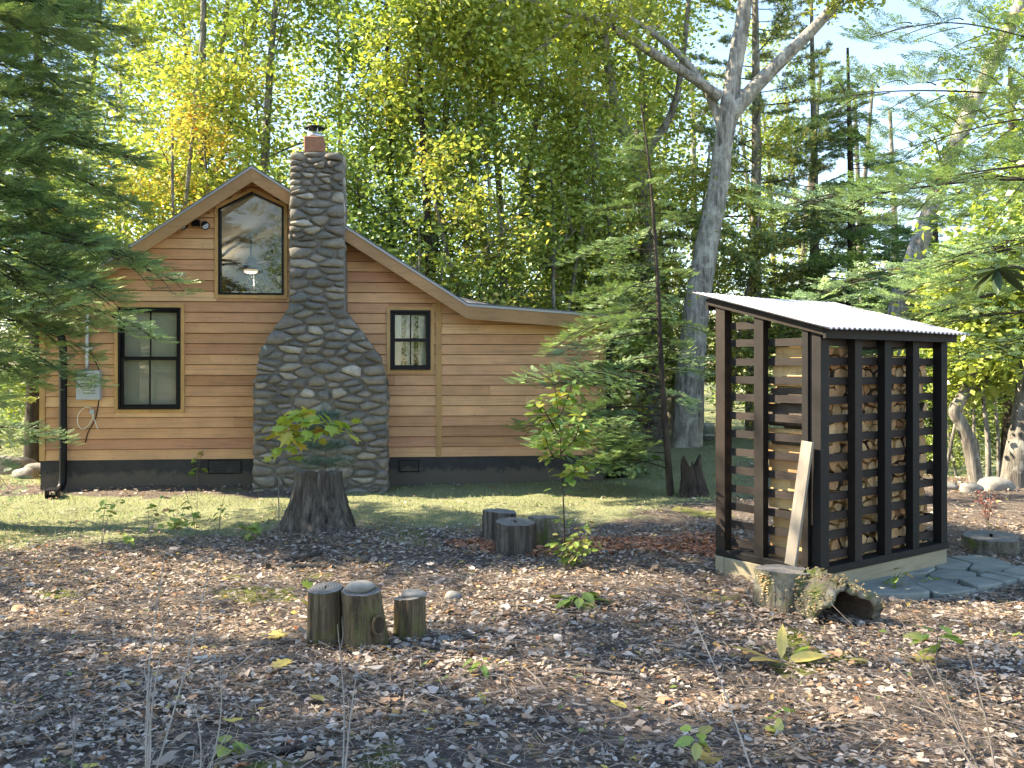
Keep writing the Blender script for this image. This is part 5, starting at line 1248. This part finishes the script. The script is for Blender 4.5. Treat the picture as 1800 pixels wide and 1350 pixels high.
# weeds on the left lawn
def weed(x, y, h, n, size, seed, label, kind='oval', mat=None, ns=2, name="weed_seedling", cat="weed", r_=.0035, sp=.05):
    q = random.Random(seed); b = on(gpx(x, y)); st = []
    for i in range(ns):
        a = q.uniform(0, 6.28); l = q.uniform(.1, .35) * h; st.append([(0, 0, -.01), (math.cos(a) * l * .35, math.sin(a) * l * .35, h * .5), (math.cos(a) * l, math.sin(a) * l, h * q.uniform(.75, 1.05))])
    return plant(name, label, cat, b, st, kind, mat or ml_weed, n, size, seed, r_, lo=.3, spread=sp)
G1 = "weeds on the left lawn"
for a in ((178, 962, .55, 20, .09, 70, "tall thin weed, leftmost on the lawn"), (262, 960, .50, 16, .09, 71, "weed seedling with wide pale leaves left of the tall stump"), (308, 965, .42, 26, .085, 72, "bushy weed clump in the middle of the left lawn"), (345, 945, .52, 18, .08, 73, "spindly weed just in front of the foundation vent"),
          (385, 930, .35, 14, .07, 74, "small pale weed between the bushy clump and the tall stump"), (440, 958, .20, 22, .10, 75, "low leafy weed at the foot of the tall stump"), (225, 975, .22, 12, .08, 76, "short weed nearest the litter on the left lawn")):
    x, y, h, n, sz, sd, lb = a; weed(x, y, h, n, sz, sd, lb, 'maple' if sd in (75, 72) else 'oval')
weed(345, 858, .60, 15, .10, 80, "taller weed with drooping leaves growing against the dark foundation", r_=.005)
weed(545, 1110, .34, 5, .12, 81, "green maple seedling behind the bare-topped log", 'maple', ml_maple, 1, r_=.003, sp=.03)
weed(648, 1075, .14, 3, .09, 82, "small oak seedling behind the round cap stone", 'maple', ml_green, 1)
weed(1020, 1068, .10, 16, .16, 83, "rosette of broad green leaves on bare ground", 'oval', ml_host, 5, "leafy_rosette", "plant", .004, .08)
weed(1570, 1040, .22, 9, .09, 84, "green seedling growing against the pale skid of the woodshed", 'oval', ml_weed, 2)
weed(1632, 1022, .10, 4, .09, 85, "small round-leaved seedling between the flagstones", 'oval', ml_weed, 1)
weed(1645, 1180, .30, 10, .12, 86, "bright green seedling on a thin stem at the right", 'oval', ml_weed, 1, r_=.004)
weed(1225, 1352, .16, 9, .09, 87, "bright green seedling at the bottom edge", 'oval', ml_weed, 2)
weed(850, 1190, .09, 9, .07, 88, "tiny dark green sprig right of the short log", 'oval', ml_green, 2)
weed(1375, 1290, .14, 7, .09, 89, "pale green seedling among litter below the fungus stump", 'oval', ml_weed, 2)
weed(395, 1335, .08, 5, .12, 90, "flat green leaf cluster near the bottom left", 'oval', ml_weed, 1)
weed(1735, 925, .42, 120, .035, 91, "red-brown barberry bush in front of the far bank", 'oval', ml_red, 12, "barberry_bush", "bush", .003, .05)
weed(1395, 1010, .30, 0, .1, 92, "") if False else None
# planter foliage
q = random.Random(12)
for i in range(34):
    a = q.uniform(0, 6.28); add_leaf(pt, 'long', ml_host, (math.cos(a) * .08, math.sin(a) * .08, .17), a, -q.uniform(.5, 1.3), q.gauss(0, .3), q.uniform(.35, .6))
weed(1130, 838, .38, 20, .22, 93, "broad-leaved hosta beside the black planter", 'oval', ml_host, 6, "hosta_plant", "plant", .006, .12)
# yellow fallen leaves, single large leaves
def fallen(x, y, label, items, name="fallen_leaf"):
    b = on(gpx(x, y)); t = thing(name, label, "leaf", (b.x, b.y, b.z + .012))
    for (kind, mat, dx, dy, az, pitch, s_) in items: add_leaf(t, kind, mat, (dx, dy, .01 + .2 * max(0, -pitch) * 0), az, pitch, .1, s_)
fallen(1375, 1165, "cluster of large yellow magnolia leaves lying below the fungus stump", [('long', ml_yel, -.05, 0, 2.8, -.35, .25), ('long', ml_yel, .0, .02, 1.2, -1.1, .2), ('oval', ml_yel, .03, -.02, .1, -.25, .22), ('oval', ml_yel, -.02, -.03, 3.6, -.3, .22), ('long', ml_maple, .06, .03, .6, -.4, .16)], "fallen_leaves_spray")
for (x, y, kind, mat, az, s_, lb) in ((470, 1128, 'maple', ml_yel, .4, .14, "yellow maple leaf lying left of the log trio"), (478, 1190, 'oak', ml_yel, 1.2, .17, "tan oak leaf lying below the yellow maple leaf"), (1100, 1250, 'oval', ml_yel, 2.2, .11, "curled yellow leaf near the bottom centre"), (568, 1240, 'oval', ml_yel, 2.4, .10, "pale leaf standing below the knotted log"), (1530, 1170, 'oval', ml_yel, 3.0, .12, "orange leaf lying right of the magnolia cluster"), (200, 1225, 'oval', ml_yel, .3, .11, "golden leaf in the lower left litter"), (1600, 1170, 'oak', ml_yel, .2, .15, "tan oak leaf near the right seedling"), (1240, 1345, 'maple', ml_yel, 1.0, .12, "yellow leaf at the bottom edge right of centre")):
    fallen(x, y, lb, [(kind, mat, 0, 0, az, -.18, s_)])
# bare twig shrubs in the foreground
def bare(x, y, label, tips, seed, r0=.006, name="bare_shrub", d=None):
    b = on(gpx(x, y)); t = thing(name, label, "shrub", tuple(b)); q = np.random.default_rng(seed); g = G(); s = b.y / FPX
    for (tx, ty, dy) in tips:
        e = np.array([(tx - x) * s, dy, (y - ty) * s]); m = e * .5 + q.normal(0, .03, 3) * [1, 1, .5]; P = spline([(0, 0, -.01), m, e], 6); g.add(*tube(P, np.linspace(r0, r0 * .3, len(P)), 5))
        for j in range(7):
            k = q.integers(3, len(P) - 1); dd = P[k] - P[k - 1]; dd /= np.linalg.norm(dd); a = q.normal(0, 1, 3); l = q.uniform(.05, .16); c = P[k] + (dd * .6 + a * .5) * l; g.add(*tube([P[k], (P[k] + c) / 2 + q.normal(0, .006, 3), c], [r0 * .4, r0 * .3, r0 * .15], 3))
    g.build("stems", m_deadtwig if seed % 2 else m_twig, t, col=False)
bare(255, 1420, "bare grey twig shrub in the lower left foreground", [(235, 1010, .3), (282, 1080, .1), (268, 1180, 0), (300, 1010, .5), (215, 1200, .2)], 401, .0045)
bare(345, 1440, "thin bare stems right of the lower left twig shrub", [(318, 1230, .1), (355, 1180, .2), (400, 1300, 0)], 403, .004)
bare(600, 1420, "thin grey twig rising below the log trio", [(575, 1130, .2), (612, 1180, .3)], 405, .004)
bare(1340, 1400, "bare bowed stem in the foreground left of the fungus stump", [(1240, 1085, .6)], 407, .0045)
bare(1760, 1420, "bare shrub of long stems at the lower right", [(1650, 1110, .4), (1560, 1130, .6), (1690, 1200, .2), (1770, 1170, .3)], 402, .005)
bare(120, 1400, "bare low twigs at the lower left edge", [(100, 1190, .2), (60, 1230, .2), (165, 1240, .1)], 404, .0035)
# rhododendron whorl at the right edge
p_ = px(1752, 478, 3.6); t = thing("rhododendron_sprig", "dark glossy rhododendron leaf whorl hanging at the right edge", "plant", tuple(p_))
g = G(); g.add(*tube(spline([(0, 0, 0), (.12, .05, .02), (.30, .1, -.1), (.5, .15, -.6), (.62, .2, -1.3), (.66, .2, -2.02)], 5), np.linspace(.005, .016, 26), 6)); g.build("stem", m_darkbark, t, col=False)
for i in range(13): add_leaf(t, 'long', ml_rhodo, (0, 0, .01), i * 2.4, q.uniform(-.3, .9), q.gauss(0, .3), q.uniform(.09, .15))
# fallen branches
def stick(x0, y0, x1, y1, r_, label, seed):
    a, b = on(gpx(x0, y0)), on(gpx(x1, y1)); q = np.random.default_rng(seed); P = spline([a + Vector((0, 0, r_)), a.lerp(b, .35) + Vector((q.normal(0, .03), q.normal(0, .03), r_ + .012)), a.lerp(b, .65) + Vector((q.normal(0, .03), q.normal(0, .03), r_ + .004)), b + Vector((0, 0, r_))], 4); c = np.array(a); g = G(); g.add(*tube(P - c, np.linspace(r_, r_ * .4, len(P)) * (1 + q.normal(0, .12, len(P))), 7, cap=True)); [g.add(*tube([P[k_] - c, P[k_] - c + np.array([q.normal(0, .05), q.normal(0, .05), .015])], [r_ * .4, r_ * .15], 4)) for k_ in (3, 6, 9)]; o = g.build("fallen_branch", m_stumpbark if r_ > .019 else m_twig, col=False, smooth=True); o.location = a; tag(o, label, "branch")
for i, a in enumerate(((880, 1068, 1000, 1074, .012, "fallen stick behind the log trio, right of the cobble"), (400, 1155, 520, 1130, .013, "fallen stick running up to the bare-topped log"), (420, 1275, 480, 1232, .016, "thick dead stick lying low left of the bottom centre"), (560, 1320, 450, 1345, .02, "pale split branch lying at the bottom left of centre"), (990, 1180, 1125, 1185, .014, "dark fallen stick in the middle of the litter"), (1200, 1150, 1290, 1160, .010, "thin stick left of the magnolia leaves"), (600, 985, 690, 1000, .02, "grey dead branch in front of the tall stump"), (500, 1000, 620, 1003, .025, "bleached root piece at the foot of the tall stump"), (510, 985, 580, 978, .028, "broken wood slab at the base of the tall stump"), (20, 1310, 120, 1240, .015, "fallen stick in the lower left corner"), (1290, 1040, 1340, 1058, .016, "pale stick pointing at the fungus stump"))): stick(*a, 500 + i)

# ------------------------------------------------------------------ leaf litter, twigs, grass
r = np.random.default_rng(900)
def frustum_pts(n, y0, y1, pw=1.0, mx=1.4):
    y = y0 + (y1 - y0) * r.random(n) ** pw; x = r.uniform(-1, 1, n) * y * .553 * mx; return x, y
def blocked(x, y):
    lx = (x - SX) * ca + (y - SY) * sa_; ly = -(x - SX) * sa_ + (y - SY) * ca; b = (lx > -.03) & (lx < LX + .03) & (ly > -.03) & (ly < LY + .02)
    u = (x - HX0) * HC + (y - HY0) * HS; v = -(x - HX0) * HS + (y - HY0) * HC; b |= (u > UL) & (u < UR) & (v > -.02) & (v < DEP)
    b |= (u > uB0) & (u < uB1) & (v > -CW) & (v <= 0)
    fl_ = np.zeros(len(x), bool); P_ = [(p.x, p.y) for p in fp]
    for i in range(len(P_)):
        a, c = P_[i], P_[i - 1]; k = (a[1] > y) != (c[1] > y); fl_ ^= k & (x < (c[0] - a[0]) * (y - a[1]) / (c[1] - a[1] + 1e-12) + a[0])
    return b | (fl_ & (np.sin(x * 37) * np.sin(y * 41) < .8))
LIT = np.array([(.33, .285, .25), (.27, .225, .19), (.35, .31, .28), (.21, .155, .115), (.30, .24, .20), (.16, .11, .08), (.37, .335, .305), (.30, .19, .12), (.24, .20, .175), (.36, .31, .285)])
LITB = np.array([(.24, .115, .065), (.30, .16, .09), (.19, .085, .045), (.33, .20, .12), (.26, .15, .095)])
def litter(n, y0, y1, pw, smin, smax, name, brown=False):
    x, y = frustum_pts(n, y0, y1, pw)
    if brown:
        k = r.random(n) < brown_mask(x, y)
    else: k = r.random(n) < (1 - .86 * lawn_mask(x, y)) * (1 - .5 * moss_mask(x, y)) * (1 - .85 * brown_mask(x, y)) * np.clip(.72 + .45 * vnoise(x, y, 2.6, 71), .25, 1)
    k &= ~blocked(x, y); x, y = x[k], y[k]; n = len(x); s = smin + (smax - smin) * r.random(n) ** 1.7
    T0 = np.array([(-.5, 0, .0), (-.22, .20, .06), (.05, .30, .10), (.30, .17, .07), (.5, 0, .02), (.30, -.17, .07), (.05, -.30, .10), (-.22, -.20, .06), (0., 0, 0.)])
    curl = r.uniform(-.6, 1.6, n); wd = r.uniform(.65, 1.25, n); P = np.repeat(T0[None], n, 0); P[:, :, 2] *= curl[:, None]; P[:, :, 1] *= wd[:, None]; P += r.normal(0, 1, P.shape) * [.085, .085, .05]; P[:, :, 2] += .25 * np.abs(curl)[:, None] * P[:, :, 0] ** 2 * r.choice([-1, 1], n)[:, None]
    P *= s[:, None, None]; a = r.uniform(0, 6.283, n); tl = r.normal(0, .22, n); tr = r.normal(0, .22, n)
    c, q = np.cos(tl)[:, None], np.sin(tl)[:, None]; X1 = P[:, :, 0] * c + P[:, :, 2] * q; Z1 = -P[:, :, 0] * q + P[:, :, 2] * c; c, q = np.cos(tr)[:, None], np.sin(tr)[:, None]; Y1 = P[:, :, 1] * c - Z1 * q; Z1 = P[:, :, 1] * q + Z1 * c
    c, q = np.cos(a)[:, None], np.sin(a)[:, None]; Xw = X1 * c - Y1 * q + x[:, None]; Yw = X1 * q + Y1 * c + y[:, None]; Zw = Z1 + (gz(x, y) + .012 + s * .15 + r.uniform(0, .012, n))[:, None]
    V = np.stack([Xw, Yw, Zw], -1).reshape(-1, 3); f = np.array([(8, i, (i + 1) % 8) for i in range(8)]); F = (np.arange(n)[:, None, None] * 9 + f[None]).reshape(-1, 3)
    pal = LITB if brown else LIT; col = pal[r.integers(0, len(pal), n)] * r.uniform(.7, 1.15, (n, 1)) * ((1.32, 1.27, 1.2) if not brown else (1.9, 1.55, 1.35))
    if not brown:
        k2 = r.random(n); col[k2 < .03] = np.array([.42, .24, .08]); col[k2 < .012] = np.array([.48, .38, .10]); col[(k2 > .988)] = np.array([.33, .14, .06]); col[(k2 > .975) & (k2 < .985)] = np.array([.15, .20, .05])
    o = mk(name, V, F, m_litter, col=np.repeat(col, 9, 0)); return o
tag(litter(88000, 3.2, 9.6, .82, .014, .055, "leaf_litter"), "bleached dead leaves strewn over the forest floor", "leaf litter", kind="stuff")
tag(litter(1900, 3.2, 8.5, .9, .06, .095, "leaf_litter"), "larger curled dead leaves lying on top of the litter", "leaf litter", kind="stuff")
tag(litter(20000, 9, 17, .8, .03, .07, "leaf_litter"), "dead leaves scattered thinly over the farther ground", "leaf litter", kind="stuff")
tag(litter(36000, 7.2, 9.3, 1, .03, .065, "brown_leaf_litter", True), "rust-brown fresh fallen leaves in a patch around the log cluster", "leaf litter", kind="stuff")
# twigs
n = 14500; x, y = frustum_pts(n, 3.2, 11, .8); k = (r.random(n) < 1 - .8 * lawn_mask(x, y)) & ~blocked(x, y); x, y = x[k], y[k]; n = len(x)
a = r.uniform(0, 6.283, n); l = r.uniform(.03, .34, n) * r.uniform(.2, 1, n) ** 1.5; w2 = r.uniform(.0012, .004, n); z = gz(x, y) + .016 + r.uniform(0, .02, n); dz = r.normal(0, .06, n) * l
d = np.stack([np.cos(a), np.sin(a), np.zeros(n)], -1); b = np.stack([-np.sin(a), np.cos(a), np.zeros(n)], -1); c0 = np.stack([x, y, z], -1); up = np.array([0, 0, 1.])
e0 = c0 - d * l[:, None] * .5 - up * dz[:, None]; mid = c0 + b * (r.normal(0, .08, n) * l)[:, None] + up * .005; e1 = c0 + d * l[:, None] * .5 + up * dz[:, None]; V = []
for e, s_ in ((e0, 1), (mid, .85), (e1, .4)):
    for (cb, cu_) in ((1, -.4), (-1, -.4), (0, 1)): V.append(e + b * (cb * w2 * s_)[:, None] + up * (cu_ * w2 * s_)[:, None])
V = np.stack(V, 1).reshape(-1, 3); f = np.array([(q * 3 + i, q * 3 + (i + 1) % 3, q * 3 + 3 + (i + 1) % 3, q * 3 + 3 + i) for q in range(2) for i in range(3)]); F = (np.arange(n)[:, None, None] * 9 + f[None]).reshape(-1, 4)
tag(mk("twig_litter", V, F, m_litter, col=np.repeat(np.array([(.19, .16, .135)]) * r.uniform(.5, 1.6, (n, 1)), 9, 0)), "small dead twigs scattered among the leaf litter", "twigs", kind="stuff")
# fallen pine needles and stalks: flat slivers
n = 34000; x, y = frustum_pts(n, 3.2, 10, .85); k = (r.random(n) < (1 - .8 * lawn_mask(x, y)) * np.clip(.5 + .7 * vnoise(x, y, 1.8, 81), .1, 1)) & ~blocked(x, y); x, y = x[k], y[k]; n = len(x)
a = r.uniform(0, 6.283, n); l = r.uniform(.02, .075, n)[:, None]; w2 = r.uniform(.0007, .0015, n)[:, None]; c0 = np.stack([x, y, gz(x, y) + .02 + r.uniform(0, .02, n)], -1); d = np.stack([np.cos(a), np.sin(a), r.normal(0, .12, n)], -1); b = np.stack([-np.sin(a), np.cos(a), r.normal(0, .3, n)], -1)
V = np.stack([c0 - d * l - b * w2, c0 + d * l - b * w2, c0 + d * l + b * w2, c0 - d * l + b * w2], 1).reshape(-1, 3)
tag(mk("needle_litter", V, np.arange(n * 4).reshape(-1, 4), m_litter, col=np.repeat(np.array([(.33, .24, .165)]) * r.uniform(.5, 1.5, (n, 1)), 4, 0)), "fallen pine needles and stalks among the leaf litter", "needles", kind="stuff")
# grass
def grass(n, y0, y1, mask, h0, h1, wd, pal, name, label, pw=1.0):
    x, y = frustum_pts(n, y0, y1, pw); k = (r.random(n) < mask(x, y)) & ~blocked(x, y); x, y = x[k], y[k]; n = len(x); a = r.uniform(0, 6.283, n); h = r.uniform(h0, h1, n) * (1 + .45 * vnoise(x, y, 3.3, 61)).clip(.35, 1.8); lean = r.uniform(.1, .9, n) * h; a2 = r.uniform(0, 6.283, n)
    p = np.stack([x, y, gz(x, y) - .004], -1); b = np.stack([np.cos(a), np.sin(a), 0 * a], -1) * wd; ln = np.stack([np.cos(a2) * lean, np.sin(a2) * lean, h], -1)
    V = np.stack([p - b, p + b, p + ln * [.45, .45, .62] + b * .7, p + ln], 1).reshape(-1, 3); pal = np.array(pal); tone = .8 + .45 * sstep(vnoise(x, y, 2.2, 63) * .5 + .5)
    col = pal[r.integers(0, len(pal), n)] * (r.uniform(.75, 1.25, n) * tone)[:, None]
    tag(mk(name, V, np.arange(n * 4).reshape(-1, 4), m_leaf, col=np.repeat(col, 4, 0)), label, "grass", kind="stuff")
LAW = [(.18, .235, .10), (.23, .275, .125), (.29, .30, .155), (.38, .355, .23), (.16, .215, .095)]
grass(135000, 7.6, 24, lawn_mask, .012, .042, .0035, LAW, "lawn_grass", "thin green lawn grass in front of and around the cabin", 1.15)
grass(32000, 3.3, 9.5, lambda x, y: moss_mask(x, y) * .9, .006, .018, .004, [(.10, .13, .02), (.15, .18, .03), (.20, .22, .045)], "moss_tufts", "bright moss tufts between the dead leaves", .8)
